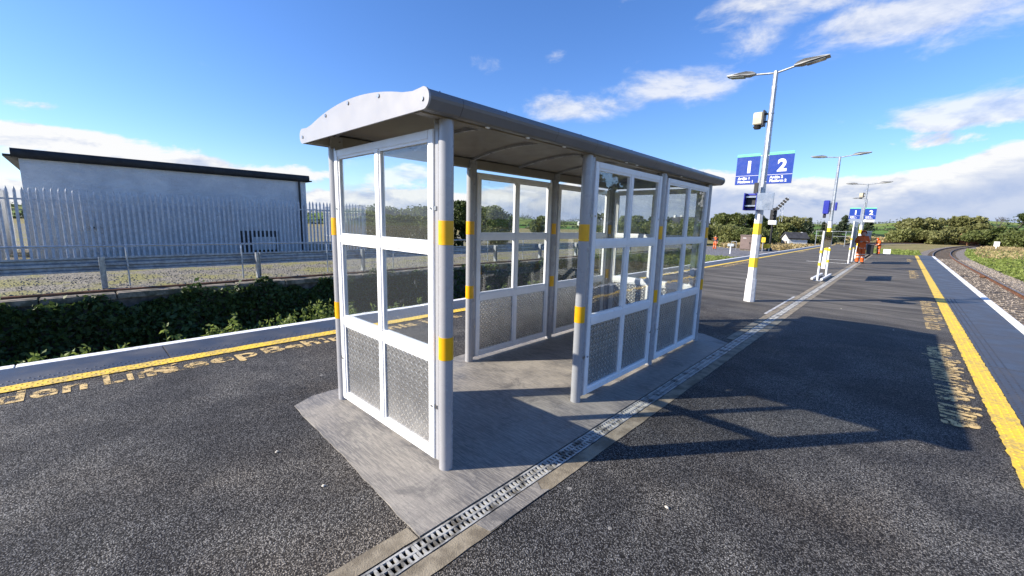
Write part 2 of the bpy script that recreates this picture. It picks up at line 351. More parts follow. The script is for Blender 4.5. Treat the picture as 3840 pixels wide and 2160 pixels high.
# ------------------------------------------------------------------ mesh helpers
class MB:
    def __init__(s): s.v = []; s.f = []; s.sm = []
    def add(s, vs, fs, smooth=False):
        o = len(s.v); s.v += [tuple(x) for x in vs]; s.f += [tuple(i+o for i in f) for f in fs]; s.sm += [smooth]*len(fs); return s
    def box(s, x0, x1, y0, y1, z0, z1):
        return s.add([(x0,y0,z0),(x1,y0,z0),(x1,y1,z0),(x0,y1,z0),(x0,y0,z1),(x1,y0,z1),(x1,y1,z1),(x0,y1,z1)],
                     [(0,3,2,1),(4,5,6,7),(0,1,5,4),(1,2,6,5),(2,3,7,6),(3,0,4,7)])
    def cbox(s, x0, x1, y0, y1, z0, z1, c=.004):
        # box with chamfered vertical and horizontal edges
        bm = bmesh.new(); vs = [bm.verts.new(q) for q in ((x0,y0,z0),(x1,y0,z0),(x1,y1,z0),(x0,y1,z0),(x0,y0,z1),(x1,y0,z1),(x1,y1,z1),(x0,y1,z1))]
        for f in ((0,3,2,1),(4,5,6,7),(0,1,5,4),(1,2,6,5),(2,3,7,6),(3,0,4,7)): bm.faces.new([vs[i] for i in f])
        bmesh.ops.bevel(bm, geom=bm.edges[:], offset=c, segments=2, affect='EDGES')
        bm.verts.index_update(); s.add([v.co[:] for v in bm.verts], [[v.index for v in f.verts] for f in bm.faces]); bm.free(); return s
    def bar(s, a, b, wd, ht, upv=(0,0,1)):
        a = Vector(a); b = Vector(b); d = (b-a).normalized(); uu = Vector(upv)
        sx = d.cross(uu)
        if sx.length < 1e-4: sx = d.cross(Vector((1,0,0)))
        sx.normalize(); uz = sx.cross(d); sx *= wd/2; uz *= ht/2
        return s.add([a-sx-uz,a+sx-uz,a+sx+uz,a-sx+uz,b-sx-uz,b+sx-uz,b+sx+uz,b-sx+uz],[(0,1,2,3),(4,7,6,5),(0,4,5,1),(1,5,6,2),(2,6,7,3),(3,7,4,0)])
    def tube(s, pts, rad, n=10, cap=True):
        pts = [Vector(q) for q in pts]; rad = rad if isinstance(rad, (list, tuple)) else [rad]*len(pts)
        vs = []; fs = []; ref = None
        for i, q in enumerate(pts):
            d = (pts[min(i+1,len(pts)-1)]-pts[max(i-1,0)]).normalized()
            if ref is None: ref = Vector((0,0,1)) if abs(d.z) < .9 else Vector((1,0,0))
            a = d.cross(ref).normalized(); b = d.cross(a).normalized()
            for k in range(n):
                th = 2*math.pi*k/n; vs.append(q+(a*math.cos(th)+b*math.sin(th))*rad[i])
        for i in range(len(pts)-1):
            for k in range(n):
                k2 = (k+1)%n; fs.append((i*n+k, i*n+k2, (i+1)*n+k2, (i+1)*n+k))
        s.add(vs, fs, True)
        if cap:
            s.add(vs[:n]+vs[-n:], [tuple(range(n))[::-1], tuple(range(n,2*n))])
        return s
    def prism(s, prof, axis, a, b, smooth=False):
        # profile of 2-D points extruded along an axis from a to b
        n = len(prof)
        def P(q, t):
            return {'x':(t,q[0],q[1]),'y':(q[0],t,q[1]),'z':(q[0],q[1],t)}[axis]
        vs = [P(q,a) for q in prof]+[P(q,b) for q in prof]
        fs = [(i,(i+1)%n,n+(i+1)%n,n+i) for i in range(n)]
        s.add(vs, fs, smooth)
        if smooth:
            s.add(vs, [tuple(range(n))[::-1], tuple(range(n,2*n))]); return s
        o = len(s.v)-2*n
        s.f.append(tuple(o+i for i in range(n))[::-1]); s.f.append(tuple(o+n+i for i in range(n))); s.sm += [False, False]
        return s
    def dome(s, c, r, h, n=8):
        c = Vector(c); vs = [c+Vector((math.cos(2*math.pi*k/n)*r, math.sin(2*math.pi*k/n)*r, 0)) for k in range(n)]
        vs += [c+Vector((math.cos(2*math.pi*k/n)*r*.6, math.sin(2*math.pi*k/n)*r*.6, h)) for k in range(n)]
        return s.add(vs, [(k,(k+1)%n,n+(k+1)%n,n+k) for k in range(n)]+[tuple(n+k for k in range(n))], True)
    def mesh(s, name):
        me = bpy.data.meshes.new(name); me.from_pydata(s.v, [], s.f); me.update()
        me.polygons.foreach_set('use_smooth', s.sm)
        bm = bmesh.new(); bm.from_mesh(me); bmesh.ops.recalc_face_normals(bm, faces=bm.faces); bm.to_mesh(me); bm.free()
        return me
    def build(s, name, mat, parent=None, loc=(0,0,0), rz=0.0):
        me = s.mesh(name); me.materials.append(MATS[mat]); return link(name, me, parent, loc, rz)
def link(name, me, parent=None, loc=(0,0,0), rz=0.0):
    o = bpy.data.objects.new(name, me); col.objects.link(o); o.location = loc; o.rotation_euler[2] = rz
    if parent is not None: o.parent = parent
    return o
def tag(o, label, cat=None, group=None, kind=None):
    o['label'] = label
    if cat: o['category'] = cat
    if group: o['group'] = group
    if kind: o['kind'] = kind
    return o
def thing(name, label, cat, loc=(0,0,0), rz=0.0, group=None):
    e = bpy.data.objects.new(name, None); col.objects.link(e); e.location = loc; e.rotation_euler[2] = rz
    e.empty_display_size = .2; return tag(e, label, cat, group)
def struct(o, label): return tag(o, label, kind='structure')
def copy_tree(o, parent=None):
    c = o.copy(); col.objects.link(c); c.parent = parent
    for ch in [x for x in bpy.data.objects if x.parent == o]: copy_tree(ch, c)
    return c
def grid(name, mat, x0, x1, y0, y1, z, nx=1, ny=1, fn=None):
    vs = []; fs = []
    for j in range(ny+1):
        for i in range(nx+1):
            x = x0+(x1-x0)*i/nx; y = y0+(y1-y0)*j/ny; vs.append((x,y,z+(fn(x,y) if fn else 0)))
    for j in range(ny):
        for i in range(nx):
            a = j*(nx+1)+i; fs.append((a,a+1,a+nx+2,a+nx+1))
    mb = MB().add(vs, fs); return mb.build(name, mat)
def text(body, size, mat, name, parent, loc, rot, offset=0.0, spacing=1.0, align='LEFT', sx=1.0):
    cu = bpy.data.curves.new(name, 'FONT'); cu.body = body; cu.size = size; cu.offset = offset; cu.space_character = spacing
    cu.align_x = align; cu.fill_mode = 'FRONT' if hasattr(cu, 'fill_mode') else 'FRONT'; cu.extrude = 0; cu.resolution_u = 4
    tmp = bpy.data.objects.new('tmp', cu); col.objects.link(tmp)
    dg = bpy.context.evaluated_depsgraph_get(); dg.update()
    me = bpy.data.meshes.new_from_object(tmp.evaluated_get(dg)); bpy.data.objects.remove(tmp); me.materials.clear(); me.materials.append(MATS[mat])
    o = link(name, me, parent, loc); o.rotation_euler = rot; o.scale = (sx,1,1); return o

def leaf_mesh(name, mat, pts, size, parent=None, loc=(0,0,0), up_bias=0.0, aspect=1.6, jitter=.5, flat=None):
    """one small bent leaf face (two triangles) for every point"""
    n = len(pts); d = RNG.normal(size=(n,3)); d[:,2] += up_bias; d /= np.linalg.norm(d,axis=1)[:,None]+1e-9
    if flat is not None: d = d*(1-flat[1]) + np.array(flat[0])*flat[1]; d /= np.linalg.norm(d,axis=1)[:,None]+1e-9
    a = np.cross(d, RNG.normal(size=(n,3))); a /= np.linalg.norm(a,axis=1)[:,None]+1e-9; b = np.cross(d,a)
    s = size*(1+jitter*(RNG.random(n)-.5)*2)
    s = s[:,None]; L = a*s*aspect/2; Wd = b*s/2
    v = np.empty((n,4,3)); v[:,0] = pts-L; v[:,1] = pts+Wd+d*s*.18; v[:,2] = pts+L; v[:,3] = pts-Wd+d*s*.18
    me = bpy.data.meshes.new(name); me.vertices.add(4*n); me.loops.add(4*n); me.polygons.add(n)
    me.vertices.foreach_set('co', v.reshape(-1)); me.loops.foreach_set('vertex_index', np.arange(4*n, dtype=np.int32))
    me.polygons.foreach_set('loop_start', np.arange(0,4*n,4,dtype=np.int32)); me.polygons.foreach_set('loop_total', np.full(n,4,dtype=np.int32))
    me.update(calc_edges=True); me.materials.append(MATS[mat])
    return link(name, me, parent, loc)

# ================================================================== GROUND
PL_L, PL_R = -4.40, 3.63      # platform edges
BED = -1.05
g = grid('ground', 'meadow', -2500, 2500, -600, 4000, BED-.006, 1, 1); struct(g, 'rough grassland around the station out to the horizon')
# sunken bay line on the left, its bed overgrown
struct(grid('track_bed', 'bed_soil', -9.0, PL_L, -14, 29, BED, 1, 1), 'overgrown earth bed of the sunken siding')
# lower gravel apron beyond the wall end
struct(grid('gravel_apron', 'gravel_dark', -24, PL_L, 40.5, 60, BED+.002, 1, 1), 'dark gravel apron beyond the siding')
struct(grid('siding_verge', 'gravel_moss', -24, PL_L, 29, 40.5, BED+.001, 1, 1), 'mossy gravel verge between the siding and the apron')
# platform body
pf = MB()
def plat_outline():
    return [(PL_L,-14),(PL_R,-14),(PL_R,38.4),(-0.6,39.2),(-1.2,58),(PL_L-.25,60)]
o = plat_outline(); n = len(o)
DR0, DR1 = .378, .497         # slot of the drain
# top as two sheets either side of the drain channel (up to y=36), plus side walls
pf.add([(PL_L,-14,0),(DR0,-14,0),(DR0,36,0),(PL_L,36,0)], [(0,1,2,3)])
pf.add([(DR1,-14,0),(PL_R,-14,0),(PL_R,36,0),(DR1,36,0)], [(0,1,2,3)])
pf.add([(PL_L,36,0),(DR0,36,0),(DR1,36,0),(PL_R,36,0),(PL_R,38.4,0),(-0.6,39.2,0),(-1.2,58,0),(PL_L-.25,60,0)], [(0,1,2,3,4,5,6,7)])
for i in range(n):
    a, b = o[i], o[(i+1)%n]; pf.add([(a[0],a[1],BED),(b[0],b[1],BED),(b[0],b[1],0),(a[0],a[1],0)], [(0,1,2,3)])
platform = pf.build('platform', 'asphalt'); struct(platform, 'dark tarmac island platform')

# paving slabs along both edges, blisters, painted lines (children of the platform)
def strip(x0, x1, y0, y1, z, step, jit, seed):
    rr = random.Random(seed); ny = int((y1-y0)/step); vs = []; fs = []
    for j in range(ny+1):
        y = y0+(y1-y0)*j/ny
        vs += [(x0+rr.uniform(-jit,jit)*.5, y, z), (x1+rr.uniform(-jit,jit)*.5, y, z)]
    for j in range(ny): fs.append((2*j,2*j+1,2*j+3,2*j+2))
    return MB().add(vs, fs)
SL = 2.4
def blister_mesh(rows, y0, y1, step=.062):
    mb = MB()
    for r_i, x in enumerate(rows):
        yy = y0+.03+(step/2 if r_i%2 else 0)
        while yy < y1-.02: mb.dome((x,yy,0), .0115, .0036, 6); yy += step
    return mb
bl_cache = {}
def edge_side(x_in, x_out, yl0, yl1, sgn, y_end, off):
    # slabs run between the yellow line and the white nosing
    lo, hi = min(x_in, x_out), max(x_in, x_out)
    me = MB().cbox(0, hi-lo, .006, SL-.006, -.03, .006, .003).mesh('paving_slab'); me.materials.append(MATS['edge_slab'])
    inner = .035
    rows = [inner+.062*k for k in range(3)] if sgn > 0 else [hi-lo-inner-.062*k for k in range(3)]
    bme = blister_mesh(rows, 0, SL).mesh('blisters'); bme.materials.append(MATS['edge_slab'])
    y = -14+off; 
    while y < y_end-SL*.2:
        s_ = link('paving_slab', me, platform, (lo, y, 0))
        if y < 13 and y > -5:
            b_ = link('blisters', bme, s_, (0, 0, .006)); b_['kind'] = 'stuff'
        y += SL
    # blisters on the yellow band near the viewer
    rows = [yl0+(yl1-yl0)*f for f in (.2,.5,.8)]
    mb = blister_mesh(rows, -4, 12); bo = mb.build('yellow_blisters', 'line_yellow', platform, (0,0,.009)); bo['kind'] = 'stuff'
edge_side(-3.66, -4.28, -3.66, -3.48, -1, 58, 1.12)
edge_side(2.84, 3.51, 2.665, 2.83, 1, 38, .65)
strip(-3.66, -3.48, -14, 58, .0085, .06, .012, 1).build('yellow_line', 'line_yellow', platform)
strip(2.665, 2.835, -14, 38.2, .0085, .045, .013, 2).build('yellow_line', 'line_yellow', platform)
def nosing(x0, x1, y1):
    me = MB().cbox(0, abs(x1-x0), .004, SL-.004, -.12, .0075, .006).mesh('white_nosing'); me.materials.append(MATS['line_white'])
    y = -14
    while y < y1-SL*.3: link('white_nosing', me, platform, (min(x0,x1), y, 0)); y += SL
nosing(-4.42, -4.284, 59); nosing(3.514, 3.65, 38.4)
# painted lettering: two layers of it, as repainted
TL = (0, 0, R(90))       # read by someone facing the left-hand line (runs along +Y)
TR = (0, 0, R(-90))
def ptext(body, x, y, rot, size, z=.0045, L=None):
    o = text(body, size, 'line_letter', 'painted_lettering', platform, (x, y, z), rot, offset=.010, spacing=1.05)
    xs = [v.co.x for v in o.data.vertices]; o.scale[0] = L/(max(xs)-min(xs)); o.location[1] -= min(xs)*o.scale[0]*(1 if rot[2] > 0 else -1); return o
ptext('Golden', -3.16, -2.62, TL, .42, .0045, 1.10); ptext('Line', -3.16, -1.416, TL, .44, .0045, .54)
ptext('Keep', -3.165, -1.12, TL, .38, .006, .95); ptext('Behind This Line', -3.175, -.10, TL, .34, .0045, 2.9)
ptext('Keep Behind This Line', 2.36, 6.55, TR, .27, .0045, 3.25)
ptext('Keep Behind This Line', 2.47, 6.80, TR, .22, .006, 3.45)
ptext('Keep Behind This Line', 2.40, 11.9, TR, .34, .0045, 3.9)
for y0, y1, x0, x1 in ((18.2,22.4,2.28,2.52),(29.5,33,2.25,2.55)): ptext('Keep Behind This Line', x0, y1, TR, .34, .0045, y1-y0)
for y in (16.5, 33.0): ptext('Keep Behind This Line', -3.12, y, TL, .42, .0045, 4.0)

# concrete base of the shelter with a ragged edge where it meets the tarmac
def slab():
    rr = random.Random(5); pts = []
    def edge(a, b, nseg, j):
        for i in range(nseg):
            f = i/nseg; x = a[0]+(b[0]-a[0])*f; y = a[1]+(b[1]-a[1])*f
            jj = .22*j*(.5*math.sin(x*5.1+y*4.3)+.35*math.sin(x*13+y*11.7+1)+.25*math.sin(x*31+y*29)+.3*(rr.random()-.5))*(1 if 0 < i else 0); L = math.hypot(b[0]-a[0], b[1]-a[1]); pts.append((x-(b[1]-a[1])/L*jj, y+(b[0]-a[0])/L*jj))
    edge((.374,-.45),(.374,4.50),1,0); edge((.374,4.50),(-.02,4.74),10,.03); edge((-.02,4.74),(-1.62,4.70),20,.03)
    edge((-1.62,4.70),(-1.66,-.18),90,.035); edge((-1.66,-.18),(-1.56,-.36),4,.02); edge((-1.56,-.36),(.374,-.45),80,.03)
    mb = MB(); mb.prism(pts, 'z', -.03, .007); return mb.build('shelter_base', 'slab_concrete')
struct(slab(), 'brushed concrete slab under the shelter')

# drain: channel, concrete haunches and cast gratings
drain = thing('drainage_channel', 'slotted metal drainage channel in concrete running along the platform past the shelter', 'drain')
mb = MB().box(DR0+.001, DR1-.001, -14, 36, -.22, -.19); mb.build('channel_bed', 'dark_plastic', drain)
mb = MB().box(DR0-.002, DR0+.003, -14, 36, -.22, -.001).box(DR1-.003, DR1+.002, -14, 36, -.22, -.001); mb.build('channel_wall', 'dark_plastic', drain)
def haunch(x0, x1, y0, y1, seed): return strip(x0, x1, y0, y1, .004, .08, .006, seed).build('concrete_haunch', 'concrete_kerb', drain)
hh = haunch(DR1+.004, .60, -14, 36, 4); haunch(.275, DR0-.004, -14, -.46, 6); haunch(.275, DR0-.004, 4.75, 36, 7)
mb = MB().prism([(DR1+.006,.30),(DR1+.07,.26),(.598,.30),(.597,-.18),(DR1+.006,-.20)], 'z', .0035, .0062); mb.build('mortar_patch', 'slab_concrete', drain)
def grate_mesh():
    mb = MB(); W_ = DR1-DR0-.012; L = .496; t_ = .012
    mb.box(0, .012, 0, L, -t_, 0); mb.box(W_-.012, W_, 0, L, -t_, 0); mb.box(W_/2-.006, W_/2+.006, 0, L, -t_, 0)
    nb = 15
    for i in range(nb+1):
        y = i*(L-.013)/nb
        mb.box(.012, W_/2-.006, y, y+.013, -t_, -.0008)
        y2 = min(y+.012, L-.014); mb.box(W_/2+.006, W_-.012, y2, y2+.013, -t_, -.0009)
    return mb.mesh('grate')
simple('grate_metal', (.44,.44,.42), .55, .25, c2=(.10,.095,.085), lo=.34, hi=.56, var=.35, scale=9, bmp=.1, bscale=60)
gm = grate_mesh(); gm.materials.append(MATS['grate_metal'])
y = -3.5
while y < 30: link('grate', gm, drain, (DR0+.006, y, .003)); y += .5

# ================================================================== SHELTER
BAY, DEP, HT = 1.4253, 1.4305, 2.10
sh = thing('waiting_shelter', 'white framed glazed waiting shelter with curved grey roof and yellow banded posts', 'shelter')
def post(x, y, sx):
    pb = MB(); prof = []
    for k in range(28):
        th = 2*math.pi*k/28; rx = .043; prof.append((x+rx*math.cos(th), y+rx*math.sin(th)))
    pb.prism(prof, 'z', 0.006, HT, True); p_ = pb.build('post', 'post_grey', sh)
    for z0, z1 in ((1.412,1.550),(.722,.862)):
        b = MB(); b.prism([(x+.0445*math.cos(2*math.pi*k/28), y+.0445*math.sin(2*math.pi*k/28)) for k in range(28)], 'z', z0, z1, True)
        b.build('yellow_band', 'band_yellow', p_)
    return p_
for i in range(4): post(0, i*BAY, 1); post(-DEP, i*BAY, -1)

def panel(name_lbl, L):
    """panel in its own x-z plane: x from 0 to L, face towards -y, thickness .05"""
    e = bpy.data.objects.new('glazed_panel', None); col.objects.link(e); e.parent = sh
    if name_lbl: e['label'] = name_lbl
    Z0, Z1 = .045, 2.06; w_ = .050; d0, d1 = -.024, .024; mw = .046
    f = MB(); c = .004
    f.cbox(0, w_, d0, d1, Z0, Z1, c); f.cbox(L-w_, L, d0, d1, Z0, Z1, c)
    xm = L/2
    f.cbox(w_, L-w_, d0+.001, d1-.001, Z0, Z0+w_, c); f.cbox(w_, L-w_, d0+.001, d1-.001, Z1-w_, Z1, c)
    T = [(1.362,1.415),(.692,.756)]
    for a, b in T: f.cbox(w_, L-w_, d0+.001, d1-.001, a, b, c)
    rows = [(Z0+w_, T[1][0]), (T[1][1], T[0][0]), (T[0][1], Z1-w_)]
    for a, b in rows: f.cbox(xm-mw/2, xm+mw/2, d0+.002, d1-.002, a, b, c)
    f.build('frame', 'frame_white', e)
    bead = MB(); bw = .016
    cells = [(w_, xm-mw/2), (xm+mw/2, L-w_)]
    for x0, x1 in cells:
        for z0, z1 in rows:
            for (q0,q1,q2,q3) in ((x0,x0+bw,z0,z1),(x1-bw,x1,z0,z1),(x0+bw,x1-bw,z0,z0+bw),(x0+bw,x1-bw,z1-bw,z1)):
                bead.box(q0, q1, d0+.009, d1-.009, q2, q3)
    bead.build('glazing_bead', 'frame_white', e)
    for x0, x1 in cells:
        for k, (z0, z1) in enumerate(rows):
            if k == 0: MB().box(x0+bw, x1-bw, -.0025, .0025, z0+bw, z1-bw).build('chequer_plate', 'chequer_plate', e)
            else: MB().box(x0+bw, x1-bw, -.003, .003, z0+bw, z1-bw).build('glass_pane', 'glass', e)
    for x0, x1 in ((-.034, -.001), (L+.001, L+.034)): MB().box(x0, x1, -.013, .013, Z0, Z1+.03).build('edge_channel', 'post_grey', e)
    for z in (.40, 1.62):
        for x in (-.012, L+.012):
            MB().box(x-.018, x+.010, -.019, .019, z-.012, z+.012).build('fixing_bracket', 'bolt_steel', e)
            s_ = MB(); s_.tube([(w_*.45 if x < 0 else L-w_*.45, d0-.006, z), (w_*.45 if x < 0 else L-w_*.45, d0+.004, z)], .008, 8); s_.build('bolt', 'bolt_steel', e)
    return e
PLN = BAY-.15
def place(e, loc, rz): e.location = loc; e.rotation_euler[2] = rz
e = panel('sunlit end panel with glass above dull chequer plate', DEP-.15); place(e, (-DEP+.075, -.012, 0), 0)
e = panel('far end panel', DEP-.15); place(e, (-DEP+.075, 3*BAY+.012, 0), 0)
for i in (1, 2):
    e = panel('shaded front panel with dark chequer plate', PLN); place(e, (.012, i*BAY+.075, 0), R(90))
    e = panel('rear panel with mirror-like chequer plate', PLN); place(e, (-DEP, i*BAY+.075+PLN, 0), R(-90))

# roof
YN, YF = -.194, 3*BAY+.194
XC, HALF = -DEP/2, .845
def arch(x, z_mid=2.278, z_edge=2.185, half=.72): q = min(1, abs((x-XC)/half)); return z_mid-(z_mid-z_edge)*q*q
def fascia_profile():
    # closed outline x,z from left lobe bottom, along the bottom, round the right lobe, over the arch, round the left lobe
    pts = []
    def lobe(sgn):
        cx, cz, r_ = XC+sgn*(HALF-.055), 2.158, .055
        out = []
        for k in range(13):
            th = R(-80 + 185*k/12); out.append((cx+sgn*r_*math.cos(th), cz+r_*math.sin(th)*1.0))
        return out
    right = lobe(1); left = lobe(-1)
    pts += right
    pts += [(XC+.70, 2.207)]
    for k in range(1, 24):
        x = XC+.66-1.32*k/24; pts.append((x, 2.290-.085*((x-XC)/.66)**2))
    pts += [(XC-.70, 2.207)]
    pts += left[::-1]
    return pts
prof = fascia_profile()
for ya, yb in ((YN-.012, YN), (YF, YF+.012)):
    fb = MB().prism(prof, 'y', ya, yb); fo = fb.build('end_fascia', 'roof_grey', sh)
    yy = ya-.006 if ya < 0 else yb+.006
    for x, z in ((.074,2.155),(-.358,2.245),(-.736,2.268),(-1.075,2.243),(-1.499,2.150)):
        b_ = MB().tube([(x, yy, z), (x, (ya if ya < 0 else yb), z)], .0115, 10); b_.build('bolt', 'bolt_steel', fo)
# curved roof sheets in three bays, thick
def roof_sheet(y0, y1):
    N_ = 28; top = []; bot = []
    for k in range(N_+1):
        x = XC-.70+1.40*k/N_; z = 2.278-.082*((x-XC)/.70)**2; top.append((x, z)); bot.append((x, z-.010))
    return MB().prism(top+bot[::-1], 'y', y0, y1, True)
ys = [YN+.0005, .7125-.712, BAY, 2*BAY, 3*BAY, YF-.0005]
for a, b in zip(ys[:-1], ys[1:]): roof_sheet(a+.0015, b-.0015).build('roof_sheet', 'soffit', sh)
# dome-headed roof bolts along the top near the end
for k in range(7):
    x = XC-.58+.19*k; z = 2.278-.082*((x-XC)/.70)**2; MB().dome((x, YN+.10, z), .012, .014, 8).build('roof_bolt', 'bolt_steel', sh)
# arched ribs beneath
for k in range(7):
    yv = k*BAY/2; top = []; bot = []
    for q in range(21):
        x = XC-.70+1.40*q/20; z = 2.268-.082*((x-XC)/.70)**2; top.append((x, z-.0005)); bot.append((x, z-.024))
    MB().prism(top+bot[::-1], 'y', yv-.013, yv+.013).build('roof_rib', 'post_grey', sh)
# beams front and back on the posts
for x in (0, -DEP):
    MB().cbox(x-.032, x+.032, YN+.001, YF-.001, HT+.0005, HT+.082, .004).build('eaves_beam', 'soffit', sh)
    for i in range(4):
        yb = i*BAY; xx = x-.040 if x == 0 else x+.040
        bo = MB().box(xx-.006, xx+.006, yb-.05, yb+.05, HT-.02, HT+.07).build('bracket', 'post_grey', sh)
        for dy in (-.025, .025):
            MB().tube([(xx+(-.014 if x == 0 else .014), yb+dy, HT+.035), (xx, yb+dy, HT+.035)], .006, 8).build('bolt', 'bolt_steel', bo)
# gutters with rounded nose, in joined lengths
def gutter(sgn):
    cx, cz = XC+sgn*.79, 2.155
    pr = [(XC+sgn*q, z) for q, z in ((.765,2.103),(.800,2.104),(.812,2.110),(.838,2.150),(.842,2.166),(.838,2.184),(.826,2.198),(.808,2.205),(.790,2.204),(.700,2.196),(.700,2.186),(.775,2.188),(.768,2.140))]
    cuts = [YN+.001, .02, .86, 1.36, 1.52, 2.42, 2.80, 2.96, 3.70, YF-.001]
    for a, b in zip(cuts[:-1], cuts[1:]): MB().prism(pr, 'y', a+.0015, b-.0015).build('gutter_length', 'gutter_grey', sh)
    for c_ in cuts[1:-1]:
        pr2 = [(cx+(q[0]-cx)*.985, cz+(q[1]-cz)*.985) for q in pr]; MB().prism(pr2, 'y', c_-.004, c_+.004).build('gutter_joint', 'dark_plastic', sh)
gutter(1); gutter(-1)
for yv in (.26, .62, 1.02, 1.95, 2.15, 3.2):
    MB().cbox(.050, .066, yv-.016, yv+.016, 2.094, 2.1045, .003).build('gutter_glint', 'frame_white', sh)  # white pieces added to stand for bright light spots under the gutter
for yv in (-.1, .4, 1.2, 2.0, 2.9, 3.8): MB().dome((.075, yv, 2.2095), .006, .005, 8).build('gutter_screw', 'bolt_steel', sh)
MB().box(-.03, .05, YF+.012, YF+.014, 2.06, 2.12)

# ================================================================== LEFT SIDE: opposite platform, barrier, fence, building
op = grid('opposite_platform', 'gravel_moss', -70, -9.28, -14, 29, -.004, 1, 1); struct(op, 'mossy gravel surface of the disused platform opposite')
mb = MB().add([(-9.02,-14,BED),(-9.02,29,BED),(-9.02,29,-.09),(-9.02,-14,-.09)], [(0,1,2,3)]).add([(-70,29,BED),(-9.02,29,BED),(-9.02,29,-.09),(-70,29,-.09)], [(0,1,2,3)])
wall = mb.build('retaining_wall', 'stone_wall'); tag(wall, 'dark ivy covered retaining wall of the sunken siding', 'wall')
cm_ = MB().cbox(-9.30, -8.96, .008, .992, -.11, .0, .012).mesh('coping_stone'); cm_.materials.append(MATS['coping_stone'])
for k in range(36):
    c_ = link('coping_stone', cm_, wall, (random.uniform(-.01,.01), -7+k*1.0, random.uniform(-.008,.006)))
mb = MB().bar((-9.33,-14,.012),(-9.33,29,.012),.05,.05); mb.build('iron_edge_strip', 'rail_rust', wall)
# ivy over the wall
n_ = 21000
yy = np.concatenate([RNG.uniform(-6, 7, 14000), RNG.uniform(7, 28, 7000)])
hgt = .98+.09*np.sin(yy*1.7)+.10*np.sin(yy*4.3+1)+.06*np.sin(yy*9.1)
zz = BED + (hgt)*RNG.random(n_)**.85 + np.where(RNG.random(n_) > .97, .12, 0)
thick = .10+.10*np.sin(yy*2.3+zz*5)+.06*np.sin(yy*7+2)
xx = -9.0 + np.abs(thick)*RNG.random(n_)**.5 + .22*(1-(zz-BED)/1.0)*RNG.random(n_)
ivy = leaf_mesh('ivy', 'leaf_ivy', np.stack([xx,yy,zz],1), .060, flat=((.8,0,.35),.35)); tag(ivy, 'dense dark ivy hanging over the siding wall', 'ivy', kind='stuff')
# creeper stems
mb = MB()
for k in range(70):
    y0 = random.uniform(-5, 8); z0 = random.uniform(-.5, -.12); p_ = [(-8.86+random.uniform(0,.06), y0, z0)]
    for q in range(6): p_.append((p_[-1][0]+random.uniform(-.02,.03), p_[-1][1]+random.uniform(-.07,.09), p_[-1][2]-random.uniform(.0,.07)))
    mb.tube(p_, .0035, 4)
st_ = mb.build('ivy_stems', 'bark'); tag(st_, 'thin bare creeper stems over the ivy wall', 'stems', kind='stuff')
# low growth in the bed (mass) and individual taller weeds by the platform edge
n_ = 16000
yy = RNG.uniform(-4.5, 28, n_); f = RNG.random(n_)**.8; xx = -8.8+4.3*f
zz = BED+RNG.random(n_)*(.10+.34*np.clip((f-.35)*1.8,0,1)*(.5+.5*np.sin(yy*2.1+xx*3)))
und = leaf_mesh('undergrowth', 'grass_green', np.stack([xx,yy,zz],1), .055, aspect=3.0, up_bias=.2); tag(und, 'low tangled undergrowth in the sunken siding', 'undergrowth', kind='stuff')
def weed(x, y, h, k):
    t_ = thing('weed_plant', 'sunlit leafy weed standing up beside the white platform nosing', 'weed', (x, y, BED), 0, 'weeds growing along the siding')
    ns = random.randint(3, 6); mb = MB(); P = []
    for s_ in range(ns):
        dx, dy = random.uniform(-.12,.12), random.uniform(-.16,.16); hh = h*random.uniform(.7,1.0)
        st = [(dx*.3,dy*.3,0),(dx*.7,dy*.7,hh*.5),(dx,dy,hh)]; mb.tube(st, [.007,.005,.003], 5)
        for q in range(46):
            u_ = random.uniform(.3,1.02); a_ = random.uniform(0,6.28); rr = random.uniform(.02,.085)*(1.15-u_*.5)
            P.append((dx*u_+math.cos(a_)*rr, dy*u_+math.sin(a_)*rr, hh*u_))
    mb.build('stem', 'leaf_weed', t_); leaf_mesh('foliage', 'leaf_weed', np.array(P), .036, t_, up_bias=.8, aspect=1.9)
wr = random.Random(21)
for k in range(34):
    yv = -2.0+k*.22+wr.uniform(-.08,.08)+max(0,k-22)*.35; weed(-4.85-wr.random()**1.3*1.1, yv, wr.uniform(.86,1.08)+(.18 if k in (9,13,15,16,20) else 0), k)
# grass fringe along the edge
n_ = 5200; yy = RNG.uniform(-4, 16, n_); xx = -4.52-RNG.random(n_)**1.5*.9; zz = BED+.62+.38*RNG.random(n_)**.7+.05*np.sin(yy*3)-(-4.5-xx)*.30
gf = leaf_mesh('edge_grass', 'grass_green', np.stack([xx,yy,zz],1), .030, aspect=5.0, flat=((.3,.2,0),.5)); tag(gf, 'ragged green grass growing up against the platform nosing', 'grass', kind='stuff')
# loose stones on the opposite platform
def stones(name, label, mat, n, xr, yr, z, s0, s1, fn=None):
    xs = RNG.uniform(*xr, n); ys_ = RNG.uniform(*yr, n); vs = []; fs = []
    for i in range(n):
        s_ = random.uniform(s0, s1); o_ = len(vs); a_ = random.uniform(0, 3); zz_ = z+(fn(xs[i],ys_[i]) if fn else 0)
        for k in range(4): vs.append((xs[i]+s_*math.cos(a_+k*1.57)*random.uniform(.7,1.1), ys_[i]+s_*math.sin(a_+k*1.57)*random.uniform(.7,1.1), zz_-.002))
        for k in range(3): vs.append((xs[i]+s_*.55*math.cos(a_+.5+k*2.1), ys_[i]+s_*.55*math.sin(a_+.5+k*2.1), zz_+s_*random.uniform(.5,.9)))
        fs += [(o_,o_+1,o_+4),(o_+1,o_+2,o_+5,o_+4),(o_+2,o_+3,o_+6,o_+5),(o_+3,o_,o_+4,o_+6),(o_+4,o_+5,o_+6)]
    ob = MB().add(vs, fs).build(name, mat); tag(ob, label, 'stones', kind='stuff'); return ob
